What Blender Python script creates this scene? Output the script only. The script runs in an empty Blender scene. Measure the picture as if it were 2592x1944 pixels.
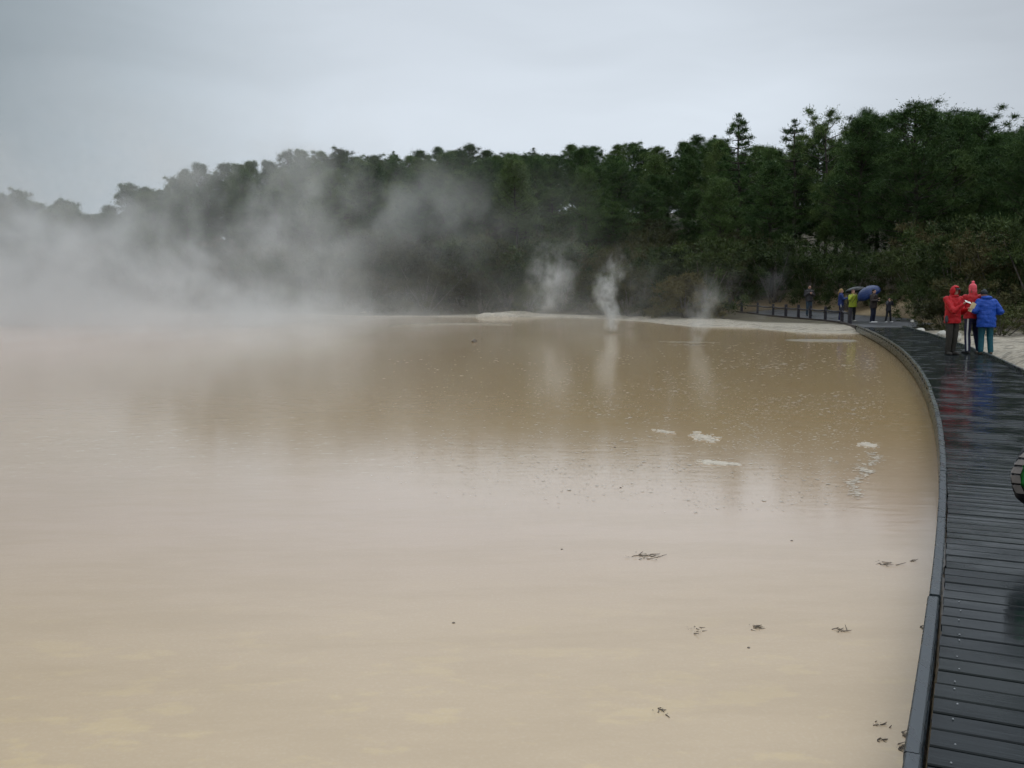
import bpy, bmesh, math, random
import numpy as np
from mathutils import Vector, Matrix, noise as mnoise

rnd = random.Random(11)
nr = np.random.RandomState(7)
PI = math.pi
SC = bpy.context.scene
COL = SC.collection

# ------------------------------------------------------------------ camera
CAM_H = 1.6
FPX = 2450.0                      # focal length in pixels of a 2592 px wide frame
TILT = math.atan(237.0 / FPX)
cam_d = bpy.data.cameras.new('camera')
cam_d.sensor_fit = 'HORIZONTAL'; cam_d.sensor_width = 36.0
cam_d.lens = 36.0 * FPX / 2592.0
cam_d.clip_start = 0.05; cam_d.clip_end = 3000
cam = bpy.data.objects.new('camera', cam_d); COL.objects.link(cam)
cam.location = (0, 0, CAM_H); cam.rotation_euler = (PI / 2 - TILT, 0, 0)
SC.camera = cam

# ------------------------------------------------------------------ render settings
SC.view_settings.view_transform = 'Standard'; SC.view_settings.look = 'None'
SC.view_settings.exposure = 0.0; SC.view_settings.gamma = 1.0
cy = SC.cycles
cy.use_denoising = True
cy.use_adaptive_sampling = True; cy.adaptive_threshold = 0.03; cy.adaptive_min_samples = 16
cy.max_bounces = 5; cy.diffuse_bounces = 2; cy.glossy_bounces = 2
cy.transmission_bounces = 2; cy.volume_bounces = 1; cy.transparent_max_bounces = 12
cy.volume_max_steps = 256
cy.sample_clamp_indirect = 4.0

# ------------------------------------------------------------------ tiny node language
class G:
    """node tree wrapper; values are sockets or numbers"""
    def __init__(s, nt): s.nt = nt; s.n = nt.nodes; s.l = nt.links
    def put(s, sock, v):
        if isinstance(v, V): s.l.new(v.s, sock)
        elif isinstance(v, bpy.types.NodeSocket): s.l.new(v, sock)
        else: sock.default_value = v
    def m(s, op, *a, clamp=False):
        nd = s.n.new('ShaderNodeMath'); nd.operation = op; nd.use_clamp = clamp
        for i, x in enumerate(a): s.put(nd.inputs[i], x)
        return V(s, nd.outputs[0])
    def noise(s, vec, scale, detail=3, rough=.5, dist=0.0, out=0):
        nd = s.n.new('ShaderNodeTexNoise'); s.put(nd.inputs['Vector'], vec)
        nd.inputs['Scale'].default_value = scale; nd.inputs['Detail'].default_value = detail
        nd.inputs['Roughness'].default_value = rough; nd.inputs['Distortion'].default_value = dist
        return V(s, nd.outputs[out])
    def voro(s, vec, scale, out=0, rand=1.0):
        nd = s.n.new('ShaderNodeTexVoronoi'); s.put(nd.inputs['Vector'], vec)
        nd.inputs['Scale'].default_value = scale; nd.inputs['Randomness'].default_value = rand
        return V(s, nd.outputs[out])
    def map(s, vec, sc=(1, 1, 1), loc=(0, 0, 0), rot=(0, 0, 0)):
        nd = s.n.new('ShaderNodeMapping'); s.put(nd.inputs['Vector'], vec)
        nd.inputs['Scale'].default_value = sc; nd.inputs['Location'].default_value = loc
        nd.inputs['Rotation'].default_value = rot
        return V(s, nd.outputs[0])
    def vadd(s, a, b):
        nd = s.n.new('ShaderNodeVectorMath'); nd.operation = 'ADD'; s.put(nd.inputs[0], a); s.put(nd.inputs[1], b)
        return V(s, nd.outputs[0])
    def vscale(s, a, k):
        nd = s.n.new('ShaderNodeVectorMath'); nd.operation = 'SCALE'; s.put(nd.inputs[0], a); s.put(nd.inputs['Scale'], k)
        return V(s, nd.outputs[0])
    def coord(s, which='Object'):
        nd = s.n.new('ShaderNodeTexCoord'); return V(s, nd.outputs[which])
    def xyz(s, vec):
        nd = s.n.new('ShaderNodeSeparateXYZ'); s.put(nd.inputs[0], vec)
        return [V(s, o) for o in nd.outputs]
    def mix(s, f, a, b):
        nd = s.n.new('ShaderNodeMix'); nd.data_type = 'RGBA'
        s.put(nd.inputs[0], f)
        for i, x in ((6, a), (7, b)):
            if isinstance(x, tuple) and len(x) == 3: x = (*x, 1)
            s.put(nd.inputs[i], x)
        return V(s, nd.outputs[2])
    def ramp(s, f, lo, hi):      # smooth 0..1
        nd = s.n.new('ShaderNodeMapRange'); nd.interpolation_type = 'SMOOTHSTEP'
        s.put(nd.inputs[0], f); nd.inputs[1].default_value = lo; nd.inputs[2].default_value = hi
        return V(s, nd.outputs[0])
    def rng(s, f, lo, hi, a, b):
        nd = s.n.new('ShaderNodeMapRange'); s.put(nd.inputs[0], f)
        for i, x in enumerate((lo, hi, a, b)): nd.inputs[i + 1].default_value = x
        return V(s, nd.outputs[0])
    def attr(s, name, out=2):
        nd = s.n.new('ShaderNodeAttribute'); nd.attribute_name = name; return V(s, nd.outputs[out])
    def orand(s):
        nd = s.n.new('ShaderNodeObjectInfo'); return V(s, nd.outputs['Random'])
    def bump(s, h, strength, dist=.01, prev=None):
        nd = s.n.new('ShaderNodeBump'); s.put(nd.inputs['Height'], h)
        nd.inputs['Strength'].default_value = strength; nd.inputs['Distance'].default_value = dist
        if prev: s.put(nd.inputs['Normal'], prev)
        return V(s, nd.outputs[0])
class V:
    def __init__(s, g, sock): s.g = g; s.s = sock
    def __add__(s, o): return s.g.m('ADD', s, o)
    def __radd__(s, o): return s.g.m('ADD', o, s)
    def __sub__(s, o): return s.g.m('SUBTRACT', s, o)
    def __rsub__(s, o): return s.g.m('SUBTRACT', o, s)
    def __mul__(s, o): return s.g.m('MULTIPLY', s, o)
    def __rmul__(s, o): return s.g.m('MULTIPLY', o, s)
    def __truediv__(s, o): return s.g.m('DIVIDE', s, o)
    def __pow__(s, o): return s.g.m('POWER', s, o)

def newmat(name):
    m = bpy.data.materials.new(name); m.use_nodes = True
    g = G(m.node_tree)
    bs = g.n['Principled BSDF']
    return m, g, bs
def setp(g, bs, **k):
    for kk, v in k.items():
        key = {'col': 'Base Color', 'rough': 'Roughness', 'spec': 'Specular IOR Level', 'ior': 'IOR',
               'normal': 'Normal', 'metal': 'Metallic', 'coat': 'Coat Weight', 'coatr': 'Coat Roughness', 'sheen': 'Sheen Weight',
               'sss': 'Subsurface Weight'}[kk]
        if isinstance(v, tuple) and len(v) == 3: v = (*v, 1)
        g.put(bs.inputs[key], v)

# ------------------------------------------------------------------ world: overcast sky
SUN_EL, SUN_ROT = math.radians(58), math.radians(200)
w = bpy.data.worlds.new('World'); SC.world = w; w.use_nodes = True
g = G(w.node_tree); g.n.clear()
out = g.n.new('ShaderNodeOutputWorld')
sky = g.n.new('ShaderNodeTexSky'); sky.sky_type = 'NISHITA'; sky.sun_disc = False
sky.sun_elevation = SUN_EL; sky.sun_rotation = SUN_ROT; sky.air_density = 1.5; sky.dust_density = 3.0
b1 = g.n.new('ShaderNodeBackground'); g.l.new(sky.outputs[0], b1.inputs[0]); b1.inputs[1].default_value = 0.06
gen = g.coord('Generated')
x_, y_, z_ = g.xyz(gen)
warp = g.vadd(gen, g.vscale(g.noise(gen, 2.2, 2, out=1), .25))
cl = g.noise(g.map(warp, sc=(1.2, 1.2, 4.5)), 1.5, 4, .5)
cl2 = g.noise(g.map(warp, sc=(1, 1, 5.0), loc=(3, 1, 7)), 3.5, 3, .5)
az = g.m('ARCTAN2', x_, y_)                      # 0 straight ahead, + to the right
left = 1 - g.ramp(az, -0.62, -0.08) * 0.40       # cloud is thicker and darker to the left
base = g.ramp(az, -0.60, -0.10) * 0.47 + 0.35
right = 1 - g.ramp(az, 0.10, 0.62) * 0.25
elev = 1 + g.ramp(z_, 0.28, 0.85) * 1.5
topd = 1 - g.ramp(z_, 0.15, 0.30) * 0.12
lum = base * right * elev * topd * (0.70 + cl * 0.42 + cl2 * 0.16)
comb = g.n.new('ShaderNodeCombineColor')
g.put(comb.inputs[0], lum * (0.85 + .05 * g.ramp(az, -.55, -.1))); g.put(comb.inputs[1], lum * 0.985); g.put(comb.inputs[2], lum * 1.085)
b2 = g.n.new('ShaderNodeBackground'); g.l.new(comb.outputs[0], b2.inputs[0]); b2.inputs[1].default_value = 1.0
mx = g.n.new('ShaderNodeMixShader'); mx.inputs[0].default_value = 0.93
g.l.new(b1.outputs[0], mx.inputs[1]); g.l.new(b2.outputs[0], mx.inputs[2]); g.l.new(mx.outputs[0], out.inputs[0])

# ------------------------------------------------------------------ sun behind thick cloud
sd = bpy.data.lights.new('sun', 'SUN'); sd.energy = 0.5; sd.angle = math.radians(60); sd.color = (1.0, 0.96, 0.9)
so = bpy.data.objects.new('sun', sd); COL.objects.link(so)
so.rotation_euler = (PI / 2 - SUN_EL, 0, PI - SUN_ROT)

# ------------------------------------------------------------------ helpers
def tag(o, label=None, cat=None, group=None, kind=None):
    if label: o['label'] = label
    if cat: o['category'] = cat
    if group: o['group'] = group
    if kind: o['kind'] = kind
    return o
def link(name, me, mat=None, parent=None, smooth=False):
    o = bpy.data.objects.new(name, me); COL.objects.link(o)
    if mat:
        me.materials.clear()
        for mm in (mat if isinstance(mat, (list, tuple)) else [mat]): me.materials.append(mm)
    if parent: o.parent = parent
    if smooth: me.polygons.foreach_set('use_smooth', [True] * len(me.polygons)); me.update()
    return o
def fromdata(name, v, f):
    me = bpy.data.meshes.new(name)
    me.from_pydata([tuple(map(float, p)) for p in v] if not isinstance(v, list) else v, [], f if isinstance(f, list) else f.tolist())
    me.update(); return me
def frombm(name, bm):
    bmesh.ops.recalc_face_normals(bm, faces=bm.faces)
    me = bpy.data.meshes.new(name); bm.to_mesh(me); bm.free(); return me
def empty(name, loc=(0, 0, 0), rz=0):
    o = bpy.data.objects.new(name, None); COL.objects.link(o); o.location = loc; o.rotation_euler = (0, 0, rz)
    o.empty_display_size = .2; return o
def ray(px, py, z=0.0):
    """ground point (x, y) seen at photo pixel px, py on level z"""
    u = (px - 1296) / FPX; v = (py - 972) / FPX
    dy = math.cos(TILT) - v * math.sin(TILT); dz = -math.sin(TILT) - v * math.cos(TILT)
    t = (z - CAM_H) / dz
    return u * t, dy * t
def zat(py, d):
    v = (py - 972) / FPX
    dy = math.cos(TILT) - v * math.sin(TILT); dz = -math.sin(TILT) - v * math.cos(TILT)
    return CAM_H + d * dz / dy
def xat(px, d, z=2.0):
    u = (px - 1296) / FPX
    zc = d * math.cos(TILT) + (CAM_H - z) * math.sin(TILT)
    return u * zc
def box(bm, c, s, rot=None):
    r = bmesh.ops.create_cube(bm, size=1.0)
    M = Matrix.Translation(c) @ (rot.to_4x4() if rot else Matrix()) @ Matrix.Diagonal((*s, 1))
    bmesh.ops.transform(bm, matrix=M, verts=r['verts']); return r['verts']
def capsule(bm, a, b, ra, rb=None, seg=12, sx=1.0):
    rb = ra if rb is None else rb
    a = Vector(a); b = Vector(b); d = b - a; L = d.length
    if L < 1e-6: d = Vector((0, 0, 1)); L = 1e-6
    d.normalize()
    q = Vector((0, 0, 1)).rotation_difference(d).to_matrix()
    rings = []
    for k in range(5):
        t = -PI / 2 + (k / 4) * (PI / 2); rings.append((ra * math.sin(t), max(ra * math.cos(t), 1e-4)))
    for k in range(5):
        t = (k / 4) * (PI / 2); rings.append((L + rb * math.sin(t), max(rb * math.cos(t), 1e-4)))
    prev = None
    for (h, r) in rings:
        cur = []
        for i in range(seg):
            th = 2 * PI * i / seg
            cur.append(bm.verts.new(a + q @ Vector((r * math.cos(th) * sx, r * math.sin(th), h))))
        if prev:
            for i in range(seg): bm.faces.new((prev[i], prev[(i + 1) % seg], cur[(i + 1) % seg], cur[i]))
        else: bm.faces.new(list(reversed(cur)))
        prev = cur
    bm.faces.new(prev)
def loft(bm, rings, seg=24):
    """rings: (center, rx, ry) stacked; closed flat caps"""
    prev = None
    for (c, rx, ry) in rings:
        cur = [bm.verts.new((c[0] + rx * math.cos(2 * PI * i / seg), c[1] + ry * math.sin(2 * PI * i / seg), c[2])) for i in range(seg)]
        if prev:
            for i in range(seg): bm.faces.new((prev[i], prev[(i + 1) % seg], cur[(i + 1) % seg], cur[i]))
        else: bm.faces.new(list(reversed(cur)))
        prev = cur
    bm.faces.new(prev)
def ball(bm, c, r, seg=16):
    rr = (r, r, r) if isinstance(r, (int, float)) else r
    v = bmesh.ops.create_uvsphere(bm, u_segments=seg, v_segments=max(6, seg // 2), radius=1.0)['verts']
    bmesh.ops.transform(bm, matrix=Matrix.Translation(c) @ Matrix.Diagonal((*rr, 1)), verts=v); return v
def remesh(bm, voxel, smooth=2, wrinkle=0.0, wscale=9.0):
    bmesh.ops.recalc_face_normals(bm, faces=bm.faces)
    me = bpy.data.meshes.new('tmp'); bm.to_mesh(me); bm.free()
    ts = bpy.data.scenes.new('tmp')
    o = bpy.data.objects.new('tmp', me); ts.collection.objects.link(o)
    r = o.modifiers.new('r', 'REMESH'); r.mode = 'VOXEL'; r.voxel_size = voxel
    if smooth:
        s = o.modifiers.new('s', 'SMOOTH'); s.factor = .5; s.iterations = smooth
    vl = ts.view_layers[0]; vl.update(); dg = vl.depsgraph
    res = bpy.data.meshes.new_from_object(o.evaluated_get(dg))
    bpy.data.objects.remove(o); bpy.data.scenes.remove(ts); bpy.data.meshes.remove(me)
    if wrinkle:
        for v in res.vertices:
            n = mnoise.noise(Vector((v.co.x * wscale, v.co.y * wscale, v.co.z * wscale * 1.5)))
            n += .5 * mnoise.noise(v.co * wscale * 2.6)
            v.co += v.normal * n * wrinkle
    res.polygons.foreach_set('use_smooth', [True] * len(res.polygons)); res.update()
    return res

# ------------------------------------------------------------------ plan of the place
KP = [(1.25, 2.94), (1.55, 3.55), (1.93, 4.39), (2.4, 5.42), (3.07, 6.9), (3.74, 8.4), (4.61, 10.37), (5.48, 12.47),
      (6.68, 15.54), (8.35, 20.04), (10.29, 25.79), (12.27, 32.32), (15.0, 42.2)]
kc = np.polyfit([p[1] for p in KP], [p[0] for p in KP], 3)
DECK_W = 1.95
ys = np.linspace(-5, 42.5, 2000); xs = np.polyval(kc, ys)
seg = np.hypot(np.diff(xs), np.diff(ys)); arc = np.concatenate([[0], np.cumsum(seg)]); DECK_L = arc[-1]
def kpt(s):
    y = float(np.interp(s, arc, ys)); x = float(np.polyval(kc, y))
    dx = float(np.polyval(np.polyder(kc), y)); t = Vector((dx, 1, 0)).normalized()
    return Vector((x, y, 0)), t, Vector((t.y, -t.x, 0))      # point, tangent, normal to the right
WATER = -0.22
lake = []
for s in np.linspace(0, DECK_L - 2.2, 16):
    p, t, n = kpt(s); q = p + n * 1.0; lake.append((q.x, q.y))
lake += [(14.45, 40.9), (13.0, 40.8), (12.1, 42.3), (11.7, 45), (11.3, 47.6), (10.2, 48.0), (8.9, 48.4), (8.5, 51), (8.1, 53.5), (7.6, 56.4),
         (5.25, 63.0), (3.0, 66.0), (0.1, 67.3), (-2.9, 66.6), (-7, 67.5), (-10.8, 68), (-14.6, 71), (-25, 74), (-40, 75), (-60, 68), (-78, 45),
         (-82, 10), (-70, -30), (-20, -45)]
LK = np.array(lake)
def sdist(X, Y):
    """signed distance to the lake shore, positive on land"""
    X = np.asarray(X, float); Y = np.asarray(Y, float)
    best = np.full(X.shape, 1e9); inside = np.zeros(X.shape, bool)
    n = len(LK)
    for i in range(n):
        ax, ay = LK[i]; bx, by = LK[(i + 1) % n]
        ex, ey = bx - ax, by - ay
        t = np.clip(((X - ax) * ex + (Y - ay) * ey) / (ex * ex + ey * ey), 0, 1)
        best = np.minimum(best, np.hypot(X - ax - t * ex, Y - ay - t * ey))
        c = ((ay > Y) != (by > Y)) & (X < ex * (Y - ay) / (ey if abs(ey) > 1e-9 else 1e-9) + ax)
        inside ^= c
    return np.where(inside, -best, best)
def sm(t): t = np.clip(t, 0, 1); return t * t * (3 - 2 * t)
def vnoise(X, Y, f, seed):
    out = np.zeros(np.shape(X)); r = np.random.RandomState(seed)
    for k in range(5):
        a = r.uniform(0, 2 * PI); ph = r.uniform(0, 6.28); ff = f * r.uniform(.6, 1.7)
        out += np.sin((X * math.cos(a) + Y * math.sin(a)) * ff + ph)
    return out / 5
FENCE = [ray(px, py, 0) for px, py in [(1841.5, 785.5), (1858.4, 787.6), (1880, 790), (1907.6, 795.0), (1939, 799.5), (1972, 802.5), (2006, 805.3),
                                       (2040, 807.8), (2078, 811.4), (2116, 815.8), (2150.5, 821.0)]]
FENCE = [(16.9 - (y - 45) * .0 + (x - 16.9) * .5, y) for x, y in FENCE]
FENCE[-1] = ray(2150.5, 821.0, 0)
fy = np.array([p[1] for p in FENCE][::-1]); fx = np.array([p[0] for p in FENCE][::-1])
def terrain(X, Y):
    X = np.asarray(X, float); Y = np.asarray(Y, float)
    wob = vnoise(X, Y, 1.1, 3) * .25 + vnoise(X, Y, 3.1, 5) * .12
    s = sdist(X, Y)
    S = s + wob * sm((s + 3) / 3) * np.where(s < 6, 1, 0)
    r = X / np.maximum(np.abs(Y), 20)
    Hm = np.interp(r, [-.75, -.5, -.40, -.31, -.2, -.05, .1, .3, .6], [2.0, 3.0, 4.5, 8.0, 10.5, 11.3, 11.6, 12, 12])
    lowf = np.interp(r, [-.1, .25, .4], [4.0, 11.0, 9.0])
    bed = WATER - .05 - .55 * sm(-S / 2.5)
    bank = WATER + np.minimum(S * .07, .13) + sm((S - 3.5) / 3) * .06
    bank += np.where((S > .3) & (S < 12), 1, 0) * (np.abs(vnoise(X, Y, 1.9, 21)) * .10 + vnoise(X, Y, 4.2, 22) * .02) * sm((S - .2) / 1.2) * np.where((X > 9) & (Y < 40), 1.6, .6)
    hill = Hm * sm((s - lowf) / 60.0) * 1.0 + .35 * sm((s - lowf + 1.5) / 5)
    hill -= sm((s - 70) / 60) * 9.0
    z = np.where(S < 0, bed, bank + hill)
    z += np.where(s > 8, 1, 0) * vnoise(X, Y, .25, 9) * .5 * sm((s - 8) / 10)
    # path level beyond the boardwalk
    FX = np.interp(Y, fy, fx)
    px_ = sm((X - FX + .15) / .25) * sm((Y - 41.5) / 1.5) * (1 - sm((s - pathout(Y)) / 3.0))
    z = np.where((X < FX) & (X > 12.5) & (Y > 41) & (Y < 86), np.minimum(z, -.10 + .07 * sm((X - FX + 1.2) / 1.0)), z)
    z = z * (1 - px_) + (path_z(Y) * sm((X - FX - .3) / 2.0) - .06) * px_
    # sinter knoll between pool and fence
    kn = np.exp(-(((X - 13.6) / 1.7) ** 2 + ((Y - 45.2) / 2.6) ** 2))
    z += np.where(S > 0, kn * .05, 0)
    # sinter outcrop right of the deck
    kn = np.exp(-(((X - 13.6) / 1.3) ** 2 + ((Y - 22.5) / 2.2) ** 2)); z += kn * .25
    kn = np.exp(-(((X - 0.2) / 1.5) ** 2 + ((Y - 68.6) / .9) ** 2)); z += np.where(S > -1, kn * .3, 0)
    # keep the ground below the deck
    kx = np.polyval(kc, np.clip(Y, -5, 42.5)); off = (X - kx) * .93
    under = sm((off + 1.5) / 1) * (1 - sm((off - 2.1) / .5)) * (Y < 42.6)
    z = z * (1 - under) + np.minimum(z, -.19) * under
    return z
def pathout(Y): return np.interp(Y, [40, 46, 52, 60, 70, 84], [4.5, 6.5, 10.0, 13.0, 15.0, 13.0])
def path_z(Y): return np.interp(Y, [42, 46, 56, 80], [0.0, 0.0, .17, .30])
def tz(x, y): return float(terrain(np.array([x]), np.array([y]))[0])

# ------------------------------------------------------------------ materials of the setting
def mat_water():
    m, g, bs = newmat('muddy_water')
    p = g.coord('Object'); x, y, z = g.xyz(p)
    n1 = g.noise(p, .09, 3, .5); n2 = g.noise(g.map(p, sc=(1, 1.8, 1), rot=(0, 0, -.5)), 3.2, 5, .6)
    near = 1 - g.ramp(y, 3.2, 6.0)
    patch = g.ramp(n2, .52, .66) * g.rng(near, 0, 1, .03, .60)
    c = g.mix(g.ramp(n1, .35, .65), (.53, .39, .285), (.585, .44, .33)); och_refl = g.ramp(y + n1 * 6, 9.5, 17.0) * g.ramp(x, -16, 3)
    c = g.mix(och_refl, c, (.46, .315, .160))  # ochre water; its darker brown also paints in the forest's reflection
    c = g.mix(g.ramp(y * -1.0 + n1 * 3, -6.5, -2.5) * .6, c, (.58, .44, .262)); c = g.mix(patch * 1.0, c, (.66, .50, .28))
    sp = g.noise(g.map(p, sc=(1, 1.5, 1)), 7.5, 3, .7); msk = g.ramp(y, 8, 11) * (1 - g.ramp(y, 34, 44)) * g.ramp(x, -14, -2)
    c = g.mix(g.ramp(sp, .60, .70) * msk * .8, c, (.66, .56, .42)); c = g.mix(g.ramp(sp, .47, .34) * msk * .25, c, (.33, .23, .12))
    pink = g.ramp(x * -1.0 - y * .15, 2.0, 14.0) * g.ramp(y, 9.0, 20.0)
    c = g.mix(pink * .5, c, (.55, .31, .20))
    fine = g.noise(p, 55, 2, .6)
    c = g.mix(g.ramp(fine, .45, .75) * .14, c, (.7, .6, .45))
    mott = g.noise(g.map(p, sc=(.6, 1.8, 1), rot=(0, 0, -.35)), 1.1, 5, .65)
    c = g.mix(g.ramp(mott, .38, .64) * .30, c, (.45, .33, .205))
    w1 = g.noise(g.map(p, sc=(1, 2.6, 1)), 3.2, 3, .55); w2 = g.noise(g.map(p, sc=(1, 1.6, 1)), 17, 2, .5)
    w3 = g.noise(g.map(p, sc=(1, 1.3, 1)), 60, 2, .6)
    patchy = g.ramp(g.noise(p, .22, 2), .4, .62)
    b = g.bump(w1, .07, .02); b = g.bump(w2 * patchy, .08, .006, b); b = g.bump(w3, .12, .002, b)
    setp(g, bs, col=c, rough=.085, ior=1.42, spec=.5, normal=b)
    return m
def mat_ground():
    m, g, bs = newmat('sinter_and_litter')
    p = g.coord('Object'); s = g.attr('shore')
    n = g.noise(p, .8, 5, .6); nf = g.noise(p, 9, 4, .65); st = g.noise(g.map(p, sc=(.6, 3.5, 6)), 1.4, 4, .6)
    sint = g.mix(g.ramp(nf, .35, .7), (.33, .28, .21), (.47, .42, .335))
    sint = g.mix(g.ramp(st, .52, .62) * .75, sint, (.17, .15, .115)); sint = g.mix(g.ramp(g.noise(p, 2.2, 6, .75), .50, .60) * .75, sint, (.17, .15, .115))
    lit = g.mix(g.ramp(n, .35, .65), (.055, .040, .022), (.10, .085, .045))
    straw = g.mix(g.ramp(nf, .3, .7), (.16, .11, .06), (.27, .20, .11))
    lit = g.mix(g.attr('straw'), lit, straw)
    wet = g.ramp(s + n * 1.0, .30, .75)
    c = g.mix(wet, g.mix(.6, sint, (.28, .22, .14)), sint)
    c = g.mix(g.ramp(s + n * 3.0, 5.4, 7.0), c, lit)
    h = nf + n * 2.0
    setp(g, bs, col=c, rough=.75, spec=.3, normal=g.bump(h, .6, .04))
    return m
def mat_asphalt():
    m, g, bs = newmat('wet_asphalt')
    p = g.coord('Object'); n = g.noise(p, 40, 3, .7); l = g.noise(p, .6, 3, .5)
    c = g.mix(g.ramp(l, .3, .7), (.040, .040, .044), (.065, .064, .068)); c = g.mix(g.ramp(n, .5, .8) * .5, c, (.12, .12, .12))
    setp(g, bs, col=c, rough=g.rng(l, .3, .7, .32, .55), normal=g.bump(n, .4, .005)); return m
def mat_deck():
    m, g, bs = newmat('wet_dark_boards')
    u = g.attr('grain', 1); t = g.attr('tone')          # (along, across, board) per vertex
    gx = g.noise(g.map(u, sc=(1.2, 26, 9)), 3.0, 4, .65, .4)
    pud = g.noise(g.coord('Object'), 1.6, 3, .6)
    c = g.mix(g.ramp(gx, .35, .7), (.008, .011, .013), (.022, .027, .029))
    c = g.mix(t * .75, c, (.016, .021, .019))
    wet = g.ramp(pud + gx * .25, .50, .72)
    r = g.rng(wet, 0, 1, .27, .05) + t * .09
    setp(g, bs, col=c, rough=r, ior=1.33, spec=.24, normal=g.bump(gx, .16, .003)); return m
def mat_kerb():
    m, g, bs = newmat('wet_kerb_timber')
    p = g.coord('Object'); n = g.noise(g.map(p, sc=(4, .9, 4)), 6, 4, .6, .3); l = g.noise(p, .5, 2)
    c = g.mix(g.ramp(n, .35, .7), (.016, .023, .028), (.034, .044, .051))
    x, y, z = g.xyz(p)
    moss = g.ramp(y, 7, 14) * g.ramp(g.noise(p, 3.5, 4, .6), .42, .6)
    c = g.mix(moss * .7, c, (.060, .070, .032))
    setp(g, bs, col=c, rough=g.rng(n, .3, .7, .18, .42), spec=.6, normal=g.bump(n, .3, .004)); return m
def plain(name, col, rough=.6, var=.25, scale=8, spec=.4, bump=.15, sheen=0):
    m, g, bs = newmat(name)
    p = g.coord('Object'); n = g.noise(p, scale, 4, .6)
    dark = tuple(c * (1 - var) for c in col); lite = tuple(min(1, c * (1 + var)) for c in col)
    setp(g, bs, col=g.mix(g.ramp(n, .3, .7), dark, lite), rough=rough, spec=spec, normal=g.bump(n, bump, .01))
    if sheen: setp(g, bs, sheen=sheen)
    return m
def mat_leaf(name, a, b, c2):
    m, g, bs = newmat(name)
    t = g.attr('tint'); r = g.orand()
    c = g.mix(t, a, b); c = g.mix(g.ramp(r, .55, 1.0) * .6, c, c2)
    hv = g.n.new('ShaderNodeHueSaturation'); g.put(hv.inputs['Color'], c); g.put(hv.inputs['Value'], g.rng(r, 0, 1, .75, 1.25))
    setp(g, bs, col=V(g, hv.outputs[0]), rough=.65, spec=.18); return m

M_WATER, M_GROUND, M_ASPH, M_DECK, M_KERB = mat_water(), mat_ground(), mat_asphalt(), mat_deck(), mat_kerb()
M_SINTW = plain('wet_sinter', (.22, .19, .14), .8, .25, 5, bump=.5)
M_SINT = plain('sinter', (.42, .37, .295), .8, .2, 5, bump=.5)
M_FOAM = plain('foam', (.55, .48, .385), .7, .18, 14, bump=.3)
M_PINE = mat_leaf('pine_needles', (.024, .060, .018), (.105, .175, .052), (.115, .150, .050))
M_MAN = mat_leaf('shrub_leaves', (.022, .029, .011), (.098, .100, .037), (.096, .080, .038))
M_MANG = mat_leaf('green_shrub_leaves', (.018, .034, .011), (.080, .116, .033), (.082, .082, .028))
M_BARK = plain('bark', (.060, .050, .042), .85, .35, 6, bump=.6)
M_BARKP = plain('pale_bark', (.14, .125, .11), .85, .35, 6, bump=.6)

# ------------------------------------------------------------------ ground, water, path
def axis(parts):
    a = []
    for lo, hi, st in parts: a += list(np.arange(lo, hi, st))
    a.append(parts[-1][1]); return np.array(a)
gx = axis([(-900, -200, 100), (-200, -90, 10), (-90, -20, 2.0), (-20, 4, 1.0), (4, 26, .33), (26, 60, 1.5), (60, 200, 10), (200, 900, 100)])
gy = axis([(-300, -60, 30), (-60, 0, 5), (0, 15, 1), (15, 57, .35), (57, 76, .6), (76, 160, 2.0), (160, 260, 10), (260, 1400, 120)])
X, Y = np.meshgrid(gx, gy)
Z = terrain(X, Y)
nx, ny = len(gx), len(gy)
verts = np.stack([X.ravel(), Y.ravel(), Z.ravel()], 1)
idx = np.arange(nx * ny).reshape(ny, nx)
faces = np.stack([idx[:-1, :-1].ravel(), idx[:-1, 1:].ravel(), idx[1:, 1:].ravel(), idx[1:, :-1].ravel()], 1)
me = fromdata('ground', verts, faces)
at = me.attributes.new('shore', 'FLOAT', 'POINT')
S = sdist(X, Y)
thin = np.where(Y > 50, np.interp(X, [-6, -3.5, 0, 6, 9, 12], [7, 3.0, 2.2, 2.2, 1.3, 1]), 1)
thin = np.where((Y > 20) & (X < -20), 7, thin)
sinteredge = np.where(S > 0, S * thin, S)
sinteredge = np.where((X > 15.5) & (Y > 40), sinteredge + 3.0 * sm((X - 15.5) / 2), sinteredge)
at.data.foreach_set('value', sinteredge.ravel().astype(np.float32))
st = sm((S - pathout(Y) - .2) / 1.2) * (1 - sm((S - pathout(Y) - 5) / 3)) * (Y > 44) * (Y < 88) * (X > 10)
at = me.attributes.new('straw', 'FLOAT', 'POINT'); at.data.foreach_set('value', st.ravel().astype(np.float32))
tag(link('ground', me, M_GROUND, smooth=True), kind='structure')

wm = bmesh.new()
vv = [wm.verts.new((x, y, WATER)) for x, y in ((-120, -80), (22, -80), (22, 78), (-120, 90))]
wm.faces.new(vv)
tag(link('water', frombm('water', wm), M_WATER), kind='structure')

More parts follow.
